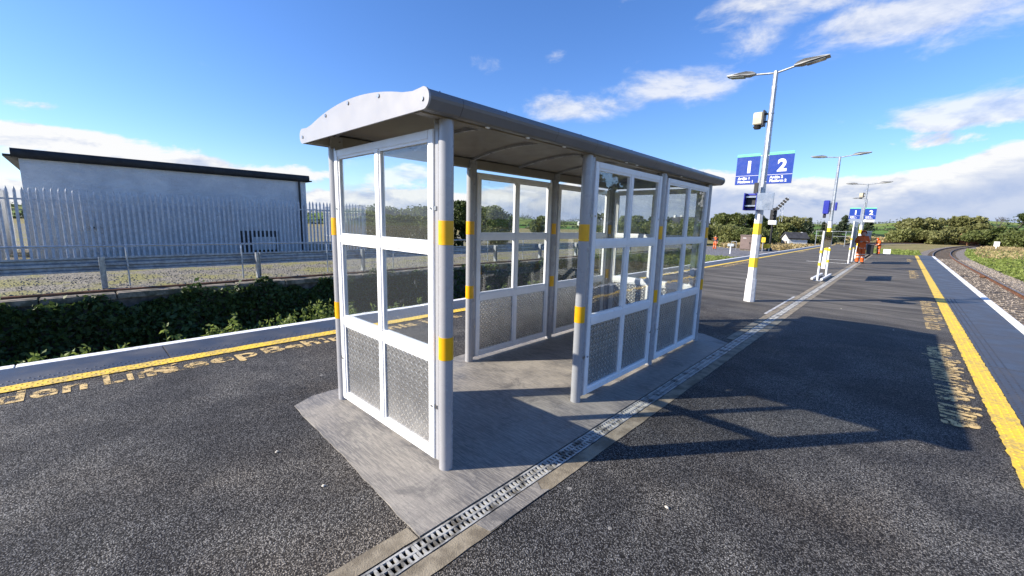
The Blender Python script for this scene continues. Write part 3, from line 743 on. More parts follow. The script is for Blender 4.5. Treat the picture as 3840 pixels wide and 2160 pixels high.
stones('loose_gravel', 'loose stones scattered on the disused platform', 'loose_stone', 6000, (-12.5,-9.4), (-5,26), 0, .008, .024)

# crash barrier
arm = thing('crash_barrier', 'galvanised steel crash barrier of corrugated beams on stout posts', 'barrier', (-10.0,0,0))
wp = [(0,0),(.0,.035),(.055,.06),(.055,.10),(0,.125),(0,.175),(.055,.20),(.055,.24),(0,.265),(0,.30)]
prof = [(-.055-q[0],.325+q[1]) for q in wp]; prof2 = prof+[(q[0]-.006,q[1]) for q in prof[::-1]]
mb = MB(); mb.prism(prof2, 'y', 0, 3.26); bme = mb.mesh('beam'); bme.materials.append(MATS['galv_dull'])
for k in range(11): link('beam', bme, arm, (-.003*(k%2), -9+k*3.2, 0))
pm = MB(); pm.box(.08,.20,-.045,-.039,0,.64); pm.box(.08,.20,.039,.045,0,.64); pm.box(.137,.143,-.039,.039,0,.64); pme = pm.mesh('barrier_post'); pme.materials.append(MATS['galv'])
bk = MB().box(-.054,.079,-.030,.030,.40,.52).mesh('spacer_block'); bk.materials.append(MATS['galv_dull'])
for k in range(12):
    yv = -6.72+k*2.8; link('barrier_post', pme, arm, (0, yv, 0)); link('spacer_block', bk, arm, (0, yv, 0))
# tubular handrail in front of it
hr = thing('tubular_handrail', 'thin galvanised tubular handrail standing before the crash barrier', 'handrail', (-10.015,0,0))
MB().tube([(0,-9,.855),(0,26,.855)], .019, 10).build('top_rail', 'galv', hr)
pm = MB().tube([(.03,0,0),(.03,0,.70),(.022,0,.79),(.004,0,.838)], .017, 8).mesh('handrail_post'); pm.materials.append(MATS['galv'])
for k in range(16): link('handrail_post', pm, hr, (0, -4.93+k*2.1, 0))

# palisade fences
def pale_mesh(h=2.22):
    mb = MB(); pr = [(-.034,0),(-.030,.004),(-.014,.018),(0,.010),(.014,.018),(.030,.004),(.034,0),(.032,-.003),(.014,.013),(0,.005),(-.014,.013),(-.032,-.003)]
    n = len(pr); zs = [.05, h-.12, h-.07, h]; sc_ = [1, 1, .75, .12]
    vs = []
    for z, s_ in zip(zs, sc_): vs += [(q[0]*s_, q[1]*(1 if s_ > .2 else .6), z) for q in pr]
    fs = []
    for k in range(len(zs)-1):
        for i in range(n): fs.append((k*n+i, k*n+(i+1)%n, (k+1)*n+(i+1)%n, (k+1)*n+i))
    fs.append(tuple(range(n))[::-1]); fs.append(tuple(range(3*n, 4*n))); mb.add(vs, fs); return mb.mesh('pale')
palem = pale_mesh(); palem.materials.append(MATS['galv_fence'])
def palisade(label, a, b, pitch=.150):
    a = Vector((*a,0)); b = Vector((*b,0)); L = (b-a).length; rz = math.atan2(b.y-a.y, b.x-a.x)
    f = thing('palisade_fence', label, 'fence', a, rz, 'palisade fences round the building')
    for z in (.42, 1.86):
        MB().box(0, L, .022, .028, z-.025, z+.025).box(0, L, .0285, .068, z+.019, z+.025).build('rail', 'galv_fence', f)
    n = int(L/pitch)
    for k in range(n):
        p_ = link('pale', palem, f, (pitch*(k+.5), random.uniform(-.002,.002), random.uniform(-.012,.012))); p_.rotation_euler = (0, random.uniform(-.006,.006), R(180))
    for k in range(int(L/2.75)+1):
        x = min(k*2.75, L); q = MB().box(x-.003, x+.003, .072, .17, 0, 2.05).box(x-.022, x+.022, .068, .0715, 0, 2.05).box(x-.022, x+.022, .1705, .174, 0, 2.05); q.build('fence_post', 'galv_fence', f)
palisade('long grey steel palisade fence in front of the white building', (-17.0,-5.45), (-17.0,8.25))
palisade('short return of grey palisade fence beyond the corner of the white building', (-17.05,8.34), (-25.5,9.9))
palisade('palisade fence returning behind the near gable of the white building', (-17.08,-2.95), (-24.0,-3.05))

# white building
bl = thing('white_building', 'long white roughcast building with flat black felt roof behind the palisade fence', 'building', (-18.0,0,0))
def rough_wall(): 
    mb = MB(); mb.box(-7.5, 0, -2.38, 5.98, -.01, 3.10); return mb
rough_wall().build('wall', 'roughcast', bl)
pr = []
for k in range(9): th = R(90-180*k/8); pr.append((.10+.11*math.cos(th)*.6, 3.245+.135*math.sin(th)))
mb = MB().prism([(-7.6,3.38)]+[(q[0],q[1]) for q in pr]+[(-7.6,3.11)], 'y', -2.52, 6.10, True)
rf = mb.build('roof', 'black_roof', bl)
MB().box(-7.65, .12, -2.68, -2.525, 3.12, 3.19).build('drip_edge', 'black_roof', rf); MB().box(-7.65, .12, 6.105, 6.22, 3.12, 3.17).build('drip_edge', 'black_roof', rf)
MB().tube([(.075,5.68,3.11),(.065,5.69,1.6),(.065,5.69,.06)], .045, 10).build('downpipe', 'black_paint', bl)
for z in (.9, 1.85): MB().box(.0, .12, 5.62, 5.76, z-.02, z+.02).build('pipe_clip', 'black_paint', bl)
MB().box(.001, .035, 3.25, 4.72, .02, .92).build('vent_opening', 'slate', bl)
mt = MB().cbox(.036, .22, 3.72, 4.55, .12, .66, .01).build('meter_box', 'render_white', bl)
MB().box(.2205, .226, 4.12, 4.14, .16, .62).build('door_gap', 'dark_plastic', mt)
MB().cbox(.001, .09, -1.05, -.92, 1.05, 1.28, .01).build('wall_light', 'render_white', bl); MB().cbox(.001, .11, -1.04, -.93, .98, 1.045, .01).build('wall_light_hood', 'slate', bl)

# ================================================================== RIGHT SIDE: running line
def track_x(y, x0, y0=52, Rr=400.0): return x0+(0 if y < y0 else (y-y0)**2/(2*Rr))
ys = list(range(-14, 52, 6))+[52+3*k for k in range(62)]
def ribbon(name, mat, xa, xb, z, label, kind='structure'):
    vs = []; fs = []
    for y in ys: vs += [(track_x(y,xa), y, z), (track_x(y,xb), y, z)]
    for j in range(len(ys)-1): fs.append((2*j,2*j+1,2*j+3,2*j+2))
    return tag(MB().add(vs, fs).build(name, mat), label, kind=kind)
ribbon('ballast', 'ballast', 3.2, 7.35, BED+.004, 'grey brown stone ballast under the running line')
line = thing('railway_track', 'rusty curved railway track running past the right platform edge', 'railway track')
def rail(x0, z=BED):
    foot = [(-.07,0),(.07,0),(.07,.012),(.012,.03),(.010,.105),(-.010,.105),(-.012,.03),(-.07,.012)]
    head = [(-.034,.105),(.034,.105),(.036,.135),(.028,.146),(-.028,.146),(-.036,.135)]
    for pr, nm, mt in ((foot,'rail_web','rail_rust'),(head,'rail_head','rail_head')):
        mb = MB(); n = len(pr); vs = []; fs = []
        for y in ys: vs += [(track_x(y,x0)+q[0], y, z+q[1]) for q in pr]
        for j in range(len(ys)-1):
            for i in range(n): fs.append((j*n+i, j*n+(i+1)%n, (j+1)*n+(i+1)%n, (j+1)*n+i))
        mb.add(vs, fs); ob = mb.build(nm, mt, line)
rail(4.42, BED+.02); rail(5.90, BED+.02)
sm_ = MB().cbox(-1.2, 1.2, -.12, .12, -.10, .018, .012).mesh('sleeper'); sm_.materials.append(MATS['sleeper'])
y = 6.0
while y < 120:
    s_ = link('sleeper', sm_, line, (track_x(y,5.16), y, BED+.006)); s_.rotation_euler[2] = -math.atan(max(0,(y-52))/400.0); y += .66
stones('ballast_stones', 'loose ballast stones around the rusty rails', 'ballast_stone', 9000, (3.75,7.2), (12,60), BED+.004, .02, .05)
MB().cbox(5.62, 5.82, 36.0, 36.35, BED+.03, BED+.17, .02).build('rail_joint', 'rail_rust', line)
# far curve joining from the siding
far = thing('far_railway_track', 'dark far track curving right beyond the platform end', 'railway track')
pts = [(-7.2,70),(-6.9,90),(-5.3,112),(-2.2,128),(4.1,146),(13,172),(24,205),(36,240)]
for off in (0, 1.5):
    mb = MB(); 
    for a, b in zip(pts[:-1], pts[1:]): mb.bar((a[0]+off,a[1],BED+.12),(b[0]+off,b[1],BED+.12),.09,.22)
    mb.build('rail', 'rail_rust', far)
mb = MB(); vs = []; fs = []
for a in pts: vs += [(a[0]-1.6,a[1]+.8,BED+.006),(a[0]+3.4,a[1]-1.2,BED+.006)]
for j in range(len(pts)-1): fs.append((2*j,2*j+1,2*j+3,2*j+2))
mb.add(vs, fs).build('track_ballast', 'ballast', far)
# grass right of the line and beyond the platform end
def tufts(name, label, mat, n, fx, size, asp, zoff=.05):
    P = fx(n); ob = leaf_mesh(name, mat, P, size, aspect=asp, flat=((.3,-.9,.1),.35)); tag(ob, label, 'grass', kind='stuff')
def f1(n):
    y = 26+70*RNG.random(n)**1.3; x = np.array([track_x(v,7.2) for v in y])+RNG.random(n)**1.2*14; z = BED+.04+.34*RNG.random(n)*np.clip((x-7)/2.5,.25,1.0)+.25*np.sin(x*.4+1)*0
    return np.stack([x,y,z],1)
tufts('trackside_grass', 'rough green grass on the far side of the running line', 'grass_green', 26000, f1, .085, 3.2)
def f2(n):
    y = 62+60*RNG.random(n); x = np.array([track_x(v,8.0) for v in y])+RNG.random(n)*18; return np.stack([x,y,BED+.04+.40*RNG.random(n)],1)
tufts('trackside_dry_grass', 'pale dry grass inside the curve of the running line', 'grass_dry', 14000, f2, .12, 3.0)
def f3(n):
    y = 40+35*RNG.random(n); x = -1+4.6*RNG.random(n); return np.stack([x,y,BED+.05+.35*RNG.random(n)],1)
tufts('platform_end_grass', 'short yellow green grass beyond the platform end', 'grass_green', 7000, f3, .07, 3.0)
def f4(n):
    y = 58+30*RNG.random(n); x = -16+11*RNG.random(n); return np.stack([x,y,BED+.05+.55*RNG.random(n)],1)
tufts('dry_grass_bank', 'tall dry straw coloured grass behind the signal', 'grass_dry', 12000, f4, .12, 3.4)
def f5(n):
    y = 150+25*RNG.random(n); x = -10+50*RNG.random(n); return np.stack([x,y,BED+.1+.9*RNG.random(n)],1)
tufts('far_dry_bank', 'reddish dry grass bank below the far trees', 'grass_dry', 9000, f5, .35, 2.2)
def f6(n):
    y = 29+10*RNG.random(n); x = -12+7.4*RNG.random(n); return np.stack([x,y,BED+.02+.12*RNG.random(n)**2],1)
tufts('verge_grass', 'sparse grass on the mossy verge beside the platform', 'grass_green', 5000, f6, .05, 3.0)

# ================================================================== LAMP COLUMNS
def octa(r, n=8): return [(r*math.cos(R(22.5+45*k)), r*math.sin(R(22.5+45*k))) for k in range(n)]
def oct_tube(mb, segs):
    # segs: list of (z, r)
    vs = []; fs = []
    for z, r in segs: vs += [(q[0],q[1],z) for q in octa(r)]
    for j in range(len(segs)-1):
        for i in range(8): fs.append((j*8+i, j*8+(i+1)%8, (j+1)*8+(i+1)%8, (j+1)*8+i))
    fs.append(tuple(range(8))[::-1]); fs.append(tuple(range((len(segs)-1)*8, len(segs)*8))); mb.add(vs, fs)
def lantern(parent, x0, sgn, z, ln, tilt):
    """LED street lantern: neck, tapering flat body, glass underneath"""
    e = []
    def T(x, zz): return (x0+sgn*(x*math.cos(tilt)-zz*math.sin(tilt)), z+x*math.sin(tilt)+zz*math.cos(tilt))
    top = [(0,.025),(.06,.055),(.17,.065),(ln*.55,.050),(ln*.95,.030),(ln,.012)]; bot = [(ln,.0),(ln*.96,-.012),(ln*.5,-.022),(.12,-.035),(.03,-.02),(0,-.012)]
    wid_ = lambda x: .040+.068*min(1, x/.14)*(1-.22*max(0,(x-ln*.6)/(ln*.4)))
    ring = [T(*q) for q in top+bot]; half = [wid_(q[0]) for q in top+bot]; n = len(ring)
    mb = MB(); vs = []
    for s_ in (-1,-.55,.55,1):
        for (px,pz), hw, q in zip(ring, half, top+bot):
            sh_ = .0 if abs(s_) < .9 else -.012*(1 if q[1] > 0 else -1)
            vs.append((px, s_*hw, pz+sh_))
    fs = []
    for j in range(3):
        for i in range(n): fs.append((j*n+i, j*n+(i+1)%n, (j+1)*n+(i+1)%n, (j+1)*n+i))
    fs.append(tuple(range(n))[::-1]); fs.append(tuple(range(3*n,4*n))); mb.add(vs, fs)
    b = mb.build('lantern', 'lantern_grey', parent)
    a_ = T(.20,-.034); c_ = T(ln*.88,-.018); mb = MB().bar((a_[0],0,a_[1]-.004),(c_[0],0,c_[1]-.004),.15,.010); mb.build('lens', 'lens_grey', b)
def lamp(label, loc, top, armL, armR, rz=0.0, sc_=1.0, painted=True):
    t_ = thing('lamp_post', label, 'lamp post', loc, rz, 'lamp posts along the platform')
    mb = MB(); oct_tube(mb, [(0,.105),(.02,.105),(.48,.098)]); mb.build('base_sleeve', 'post_paint', t_)
    mb = MB(); oct_tube(mb, [(.4805,.084),(1.925,.075)]); cl = mb.build('painted_column', 'post_paint', t_)
    for z0, z1 in ((.738,.942),(1.43,1.663)):
        mb = MB(); r_ = lambda z: .084-(z-.48)*.00623+.0015; oct_tube(mb, [(z0,r_(z0)),(z1,r_(z1))]); mb.build('yellow_band', 'paint_yellow', cl)
    mb = MB(); oct_tube(mb, [(1.9255,.070),(top-.35,.046),(top-.3495,.050),(top-.28,.050),(top-.2795,.044),(top,.043)]); mb.build('column', 'galv', t_)
    MB().tube([(-armL,0,top+.015),(-.042,0,top-.03)], .020, 8).build('arm', 'galv', t_); MB().tube([(.042,0,top-.03),(armR,0,top+.03)], .020, 8).build('arm', 'galv', t_)
    lantern(t_, -armL+.06, -1, top+.012, .54, R(5)); lantern(t_, armR-.06, 1, top+.028, .56, R(5))
    return t_
L1 = (-.33, 8.45, 0); L2 = (-.30, 19.75, 0); L3 = (.10, 29.7, 0)
lamp('nearest galvanised twin lamp post carrying the large platform 1 and 2 signs', L1, 4.66, .42, .36)
lamp('second twin lamp post along the platform, standing behind the small poster stand', L2, 4.47, .48, .46)
lamp('far twin lamp post with small platform signs behind the orange worker', L3, 4.22, .50, .55)
# a single thin far lamp
t_ = thing('lamp_post', 'thin far single-arm lamp post beyond the platform signs', 'lamp post', (-.75, 46, 0), 0, 'lamp posts along the platform')
MB().tube([(0,0,0),(0,0,4.35)], .05, 8).build('column', 'galv', t_); MB().tube([(0,0,4.33),(-.55,0,4.40)], .03, 8).build('arm', 'galv', t_); lantern(t_, -.5, -1, 4.40, .5, R(3))

def platform_sign(label, loc, w_, h_, num, small, white=None):
    s_ = thing('platform_sign', label, 'sign', loc)
    MB().cbox(0, w_, -.006, .006, 0, h_-.055, .002).build('board', 'sign_blue', s_)
    MB().cbox(0, w_, -.006, .006, h_-.0545, h_, .002).build('green_stripe', 'sign_green', s_)
    MB().box(0, w_, -.0085, -.0065, h_*.285, h_*.285+.006).build('divider', 'sign_white', s_)
    text(num, h_*.52, 'sign_white', 'number', s_, (w_*.56, -.0075, h_*.40), (R(90),0,0), offset=.012, align='CENTER')
    text(small, h_*.112, 'sign_white', 'lettering', s_, (w_*.12, -.0075, h_*.172), (R(90),0,0), offset=.0028)
    for x in (w_*.5,):
        MB().box(-.03 if loc[0] > -.3 else w_, 0 if loc[0] > -.3 else w_+.03, -.004, .004, h_*.9, h_*.93).build('clamp', 'galv', s_); MB().box(-.03 if loc[0] > -.3 else w_, 0 if loc[0] > -.3 else w_+.03, -.004, .004, h_*.06, h_*.09).build('clamp', 'galv', s_)
    if white: MB().box(.0, w_*.92, -.005, .005, -white, -.03).build('white_plate', 'sign_white', s_)
    return s_
platform_sign('large blue sign with white numeral one, on the nearest lamp post', (-.855, 8.42, 2.465), .435, .625, '1', 'Ardán 1\nPlatform 1')
platform_sign('large blue sign with white numeral two, on the nearest lamp post', (-.262, 8.42, 2.465), .435, .625, '2', 'Ardán 2\nPlatform 2')
platform_sign('small far blue platform 1 sign behind the worker', (-.52, 29.66, 2.255), .50, .64, '1', 'Ardán 1\nPlatform 1')
platform_sign('small far blue platform 2 sign with white plate beneath', (.16, 29.66, 2.255), .50, .64, '2', 'Ardán 2\nPlatform 2', .16)
# CCTV / speaker box on the nearest lamp
def box_unit(label, loc, s_=1.0):
    c_ = thing('equipment_box', label, 'box', loc)
    MB().cbox(-.30, -.13, -.09, .09, 0, .24, .012).build('housing', 'beige', c_)
    MB().cbox(-.127, -.10, -.10, .10, -.03, .27, .006).build('back_plate', 'dark_plastic', c_)
    MB().bar((-.10,0,.05),(-.04,0,.05),.04,.03).bar((-.10,0,.20),(-.04,0,.20),.04,.03).build('bracket', 'dark_plastic', c_)
    for z in (.05,.20): MB().tube([(0,0,z-.012),(0,0,z+.012)], .056, 10).build('strap', 'galv', c_)
    MB().tube([(-.22,0,-.02),(-.22,0,-.075)], [.075,.06], 10).build('camera_dome', 'dark_plastic', c_); MB().bar((-.30,0,-.035),(-.12,0,-.035),.05,.02).build('lower_bracket', 'dark_plastic', c_)
box_unit('beige camera housing strapped to the nearest lamp post', (-.33, 8.45, 3.66))
box_unit('beige camera housing strapped to the far lamp post', (.10, 29.7, 3.48))
# blue help point / display back boxes, lower on the column
def info_unit(label, loc):
    b_ = thing('display_unit', label, 'display', loc)
    MB().cbox(.0, .30, -.19, -.165, 0, .335, .004).build('metal_back', 'brushed_alu', b_)
    MB().box(-.012, -.001, -.195, .02, -.006, .342).build('blue_side', 'sign_blue_case', b_)
    MB().box(-.225, -.0125, .0, .02, -.006, .342).build('blue_back', 'sign_blue_case', b_)
    MB().box(-.240, -.226, -.195, .02, -.006, .342).build('blue_side', 'sign_blue_case', b_)
    MB().box(-.225, -.0125, -.05, -.001, .05, .30).build('display', 'dark_plastic', b_)
    for z in (.07, .25): MB().box(-.225, -.0125, -.12, -.051, z, z+.03).build('shelf', 'brushed_alu', b_)
    MB().box(-.10, -.03, -.08, -.02, .343, .55).build('mounting_arm', 'dark_plastic', b_)
info_unit('blue and steel display unit clamped to the nearest lamp post below the signs', (-.33, 8.30, 1.93))
b_ = thing('display_unit', 'narrow dark blue help point on the second lamp post', 'display', (-.30, 19.75, 2.16))
MB().cbox(-.30, -.10, -.12, .12, .06, .60, .02).build('casing', 'sign_blue_case', b_); MB().box(-.0995, -.065, -.03, .03, .15, .50).build('bracket', 'galv', b_); MB().cbox(.075, .14, -.08, .08, .20, .52, .01).build('side_box', 'sign_blue_case', b_); MB().cbox(-.28, -.18, -.04, .04, -.10, .0595, .01).build('speaker_tail', 'navy', b_)

# poster stands
def stand(label, y0, y1, x, top, pz0, pz1, bands, mat, low):
    s_ = thing('poster_stand', label, 'poster stand', (x, (y0+y1)/2, 0)); hy = (y1-y0)/2
    for sg in (-1, 1):
        p_ = MB().tube([(0,sg*hy,0),(0,sg*hy,top)], .030, 10).build('post', 'post_paint', s_)
        MB().box(-.11, .11, sg*hy-.11, sg*hy+.11, .0005, .008).build('foot_plate', 'galv', s_)
        for z in bands: MB().tube([(0,sg*hy,z-.045),(0,sg*hy,z+.045)], .040, 10).build('yellow_band', 'paint_yellow', p_)
    MB().cbox(-.025, .025, -hy+.045, hy-.045, pz0, pz1, .006).build('panel', mat, s_)
    if low:
        for x2 in (-.12, .12): MB().box(x2-.03, x2+.03, -hy-.2, hy+.05, .04, .09).build('ground_rail', 'post_paint', s_)
    return s_
simple('mirror_steel', (.60,.62,.62), .08, 1.0, var=.04, bmp=.25, bscale=5)
stand('low two-post stand with polished steel panel beside the drain', 14.35, 16.3, .145, 1.54, 1.0, 1.52, (.905,.515), 'mirror_steel', True)
s2 = stand('tall two-post notice frame behind the orange worker', 24.17, 26.2, .145, 2.03, 1.78, 2.02, (1.18,.71), 'sign_white', False)
for k in range(14): yv = -.93+k*.143; MB().box(-.018, .018-.010*(k%2), yv-.068, yv+.068, .80, 1.76).build('slat', 'galv_dull', s2)
MB().cbox(-.022, .022, -.965, .965, .74, .795, .004).build('slat_rail', 'galv_dull', s2)
sb = thing('ribbed_screen', 'grey ribbed steel screen standing past the tall notice frame', 'screen', (.06, 36.2, 0), R(65))
for k in range(11): MB().box(-.55+k*.1, -.47+k*.1, -.02, .02+.02*(k%2), .28, 1.52).build('rib', 'galv_dull', sb)
MB().box(-.58,.58,-.03,.05,1.5205,1.60).build('top_rail', 'galv', sb)
for x in (-.55,.53): MB().box(x-.03,x+.03,.051,.10,0,1.52).build('leg', 'galv', sb)
bn = thing('dark_bin', 'black bin at the foot of the ribbed screen', 'bin', (.36, 36.6, 0)); MB().cbox(-.18,.18,-.18,.18,0,.62,.02).build('body', 'black_paint', bn); MB().cbox(-.2,.2,-.2,.2,.6205,.68,.02).build('lid', 'dark_plastic', bn)
for k, (y0, x0, x1) in enumerate(((24.0,-1.5,.1),(26.9,-1.2,.05))):
    struct(MB().cbox(x0, x1, y0-.07, y0+.07, -.02, .008, .003).build('threshold_slab', 'ramp_white'), 'pale concrete strip beside the notice frame')
struct(MB().box(.225, .268, 7.2, 10.0, -.01, .0045).build('painted_patch', 'ramp_white'), 'patch of spilt white paint along the drain')

# far platform-end railing
rl = thing('ramp_railing', 'thin pale railing at the far end of the platform', 'railing', (-2.6, 52, 0))
for z in (1.0, 1.5): MB().tube([(-2.2,0,z),(1.6,0,z)], .022, 6).build('rail', 'galv', rl)
for k in range(4): MB().tube([(-2.1+k*1.2,0,0),(-2.1+k*1.2,0,1.5)], .03, 6).build('post', 'galv', rl)

# ================================================================== LINESIDE EQUIPMENT
cb = thing('lineside_cabinet', 'brown two-door metal equipment cabinet on the gravel', 'cabinet', (-11.3, 54.2, BED), R(12))
MB().cbox(-1.05, 1.05, -.45, .45, .12, 1.72, .02).build('body', 'cabinet_brown', cb); MB().cbox(-1.12, 1.12, -.52, .52, 1.7205, 1.85, .03).build('roof', 'cabinet_brown', cb)
for sg in (-1,1):
    d_ = MB().cbox(.02 if sg > 0 else -1.0, 1.0 if sg > 0 else -.02, -.475, -.4505, .2, 1.66, .006).build('door', 'cabinet_brown', cb)
    MB().box(sg*.08-.02, sg*.08+.02, -.52, -.4755, .85, 1.0).build('handle', 'black_paint', d_)
MB().box(-.8, -.45, -.479, -.4755, 1.44, 1.50).build('label_plate', 'sign_white', cb); MB().box(-1.0, 1.0, -.4, .4, 0, .1195).build('plinth', 'concrete_kerb', cb)
ff = thing('pipe_frame', 'small galvanised guard frame beside the brown cabinet', 'guard frame', (-13.0, 54.0, BED))
for x in (-.3,.25): MB().tube([(x,0,0),(x,0,1.0)], .03, 6).build('leg', 'galv', ff)
MB().tube([(-.3,0,1.0),(.25,0,1.0)], .03, 6).build('bar', 'galv', ff)
ss = thing('signal', 'black railway signal with angled striped head on black post', 'signal', (-9.66, 56.2, BED))
MB().tube([(0,0,0),(0,0,3.25)], .11, 10).build('post', 'black_paint', ss); MB().tube([(0,0,0),(0,0,.5)], [.42,.13], 10).build('foot', 'black_paint', ss)
MB().cbox(-.42, .42, -.2, .25, 3.15, 3.65, .03).build('junction_box', 'sign_white', ss)
hd = MB().cbox(-.34, .34, -.12, .1, 3.66, 5.1, .05).build('signal_head', 'black_paint', ss)
for k in range(3): MB().tube([(0,-.5,4.80-k*.42),(0,-.121,4.80-k*.42)], [.15,.17], 12).build('hood', 'dark_plastic', hd)
ia = MB()
for k in range(5):
    a_ = (.25+k*.21, .16, 5.0+k*.26); b2 = (.25+(k+.62)*.21, .16, 5.0+(k+.62)*.26); ia.bar(a_, b2, .34, .50, (0,1,0))
ia.build('route_indicator', 'black_paint', ss); MB().bar((.27,.27,5.02),(1.30,.27,6.29),.03,.30,(0,1,0)).build('indicator_back', 'sign_white', ss)
MB().bar((.62,.3,3.5),(.62,.3,5.6),.05,.05).bar((.86,.3,3.5),(.86,.3,5.6),.05,.05).build('ladder', 'galv', ss)
yg = thing('yellow_notice', 'small square yellow notice on a thin post by the signal', 'sign', (-9.95, 54.1, BED)); MB().bar((0,0,0),(0,0,1.05),.06,.06).build('post', 'galv', yg); MB().box(-.22,.22,-.02,.02,1.055,1.62).build('board', 'paint_yellow', yg); MB().box(-.03,.03,-.024,-.0205,1.2,1.42).build('symbol', 'black_paint', yg)
yb = thing('yellow_box', 'low yellow box at the foot of the signal', 'box', (-9.75, 55.2, BED)); MB().cbox(-.35,.35,-.15,.15,.35,.85,.02).build('body', 'paint_yellow', yb); MB().box(-.3,-.2,-.05,.05,0,.3495).box(.2,.3,-.05,.05,0,.3495).build('leg', 'galv', yb)
ds = thing('point_indicator', 'small white and grey trackside indicator on a short post', 'indicator', (-10.7, 44.4, BED)); MB().tube([(0,0,0),(0,0,.76)], .06, 8).build('post', 'sign_white', ds); MB().cbox(-.3,.3,-.1,.1,.761,1.05,.02).build('head', 'galv_dull', ds)
def marker(label, x, y, h, w2, hh):
    mk = thing('trackside_marker', label, 'marker', (x,y,BED)); MB().bar((0,0,0),(0,0,h),.08,.08).build('post', 'sign_white', mk); MB().box(-w2,w2,-.06,-.041,h-hh,h+.02).build('board', 'sign_white', mk)
marker('white marker board on the grass beyond the platform end', .9, 56, .85, .28, .5)
marker('white marker board inside the curve of the running line', 13.4, 104, 1.5, .32, .75)

# ================================================================== PEOPLE
def person(label, loc, rz, H, J, head_dir, colours, tilt=0.0):
    """one continuous skinned body; J maps joint names to positions in body heights (x right, y back, z up; faces -y)"""
    names = list(J); idx = {n_:i for i,n_ in enumerate(names)}
    E_ = []
    chain = [('pelvis','waist'),('waist','chest'),('chest','neck'),('neck','chin'),('chin','head'),('head','crown'),('chin','nose')]
    for s_ in 'lr':
        chain += [('chest','sh_'+s_),('sh_'+s_,'el_'+s_),('el_'+s_,'wr_'+s_),('wr_'+s_,'palm_'+s_),('pelvis','hip_'+s_),('hip_'+s_,'kn_'+s_),('kn_'+s_,'an_'+s_),('an_'+s_,'toe_'+s_)]
    rad = dict(pelvis=.098,waist=.094,chest=.104,neck=.040,chin=.044,head=.060,crown=.040,nose=.014)
    for s_ in 'lr': rad.update({'sh_'+s_:.066,'el_'+s_:.054,'wr_'+s_:.034,'palm_'+s_:.022,'hip_'+s_:.072,'kn_'+s_:.057,'an_'+s_:.052,'toe_'+s_:.026})
    V_ = [Vector(J[n_])*H for n_ in names]; radl = [rad[n_]*H for n_ in names]; E_ = [(idx[a],idx[b]) for a,b in chain]
    for s_ in 'lr':
        p_ = Vector(J['palm_'+s_])*H; d_ = (p_-Vector(J['wr_'+s_])*H).normalized(); sd = d_.cross(Vector((0,0,1))); 
        if sd.length < .1: sd = Vector((1,0,0))
        sd.normalize(); up_ = sd.cross(d_)
        for k, (off, ln) in enumerate(((-.016,.040),(-.006,.048),(.005,.046),(.015,.038),(-.024,.022))):
            a_ = p_+sd*off*H+d_*.012*H*(k < 4); b_ = a_+d_*ln*.6*H+(sd*-.012*H if k == 4 else Vector()); c_ = b_+d_*ln*.35*H-up_*.012*H
            V_ += [a_,b_,c_]; radl += [.0065*H]*3; n0 = len(V_)-3; E_ += [(idx['palm_'+s_],n0),(n0,n0+1),(n0+1,n0+2)]
    me = bpy.data.meshes.new('tmp'); me.from_pydata(V_, E_, []); ob = bpy.data.objects.new('tmp', me); col.objects.link(ob)
    sk = ob.modifiers.new('skin','SKIN'); sk.use_smooth_shade = True
    for i, r_ in enumerate(radl): me.skin_vertices[0].data[i].radius = (r_, r_*(.78 if names[i] in ('pelvis','waist','chest') else 1) if i < len(names) else r_)
    me.skin_vertices[0].data[idx['pelvis']].use_root = True
    sb_ = ob.modifiers.new('sub','SUBSURF'); sb_.levels = 2; sb_.render_levels = 2
    dg = bpy.context.evaluated_depsgraph_get(); dg.update(); nm = bpy.data.meshes.new_from_object(ob.evaluated_get(dg)); bpy.data.objects.remove(ob)
    nm.name = 'person'; nm.materials.clear()
    for c_ in ('orange_hivis','reflective','skin','boot','navy'): nm.materials.append(MATS[c_])
    zc = Vector(J['neck']).z*H; pw = [Vector(J['palm_'+s_])*H for s_ in 'lr']
    for p_ in nm.polygons:
        c_ = p_.center; z = c_.z/H; mi = 0
        if z < .055: mi = 3
        elif any(abs(z-q) < .011 for q in (.20,.27,.47,.60)): mi = 1
        if min((c_-q).length for q in pw) < .055*H: mi = 2
        hp = Vector(J['head'])*H
        if (c_-hp).length < .085*H and z > J['chin'][2]-.02: mi = 2 if c_.y < hp.y-.01*H else 0
        if colours == 'vest' and .55 < z < J['neck'][2]-.03 and abs(c_.x) > .05*H and mi == 0: mi = 4
        p_.material_index = mi; p_.use_smooth = True
    t_ = link('person', nm, None, loc, rz); tag(t_, label, 'person', 'railway workers in orange')
    hp = Vector(J['head'])*H; hd_ = MB()
    N1, N2 = 10, 14; vs = []; fs = []
    for i in range(N1+1):
        th = math.pi*i/N1
        for k in range(N2):
            ph = 2*math.pi*k/N2; vs.append((hp.x+.074*H*math.sin(th)*math.cos(ph), hp.y+.012*H+.080*H*math.sin(th)*math.sin(ph), hp.z+.012*H+.084*H*math.cos(th)))
    for i in range(N1):
        for k in range(N2):
            f = (i*N2+k, i*N2+(k+1)%N2, (i+1)*N2+(k+1)%N2, (i+1)*N2+k)
            cy = sum(vs[q][1] for q in f)/4-hp.y; cz = sum(vs[q][2] for q in f)/4-hp.z
            if cy > -.028*H or cz > .05*H: fs.append(f)
    hd_.add(vs, fs, True).build('hood', 'orange_hivis' if colours != 'vest' else 'boot', t_)
    ey = MB()
    for sx in (-.018,.018): ey.dome((hp.x+sx*H, hp.y-.052*H, hp.z+.004*H), .006*H, .004*H, 6)
    ey.build('eyes', 'boot', t_); return t_
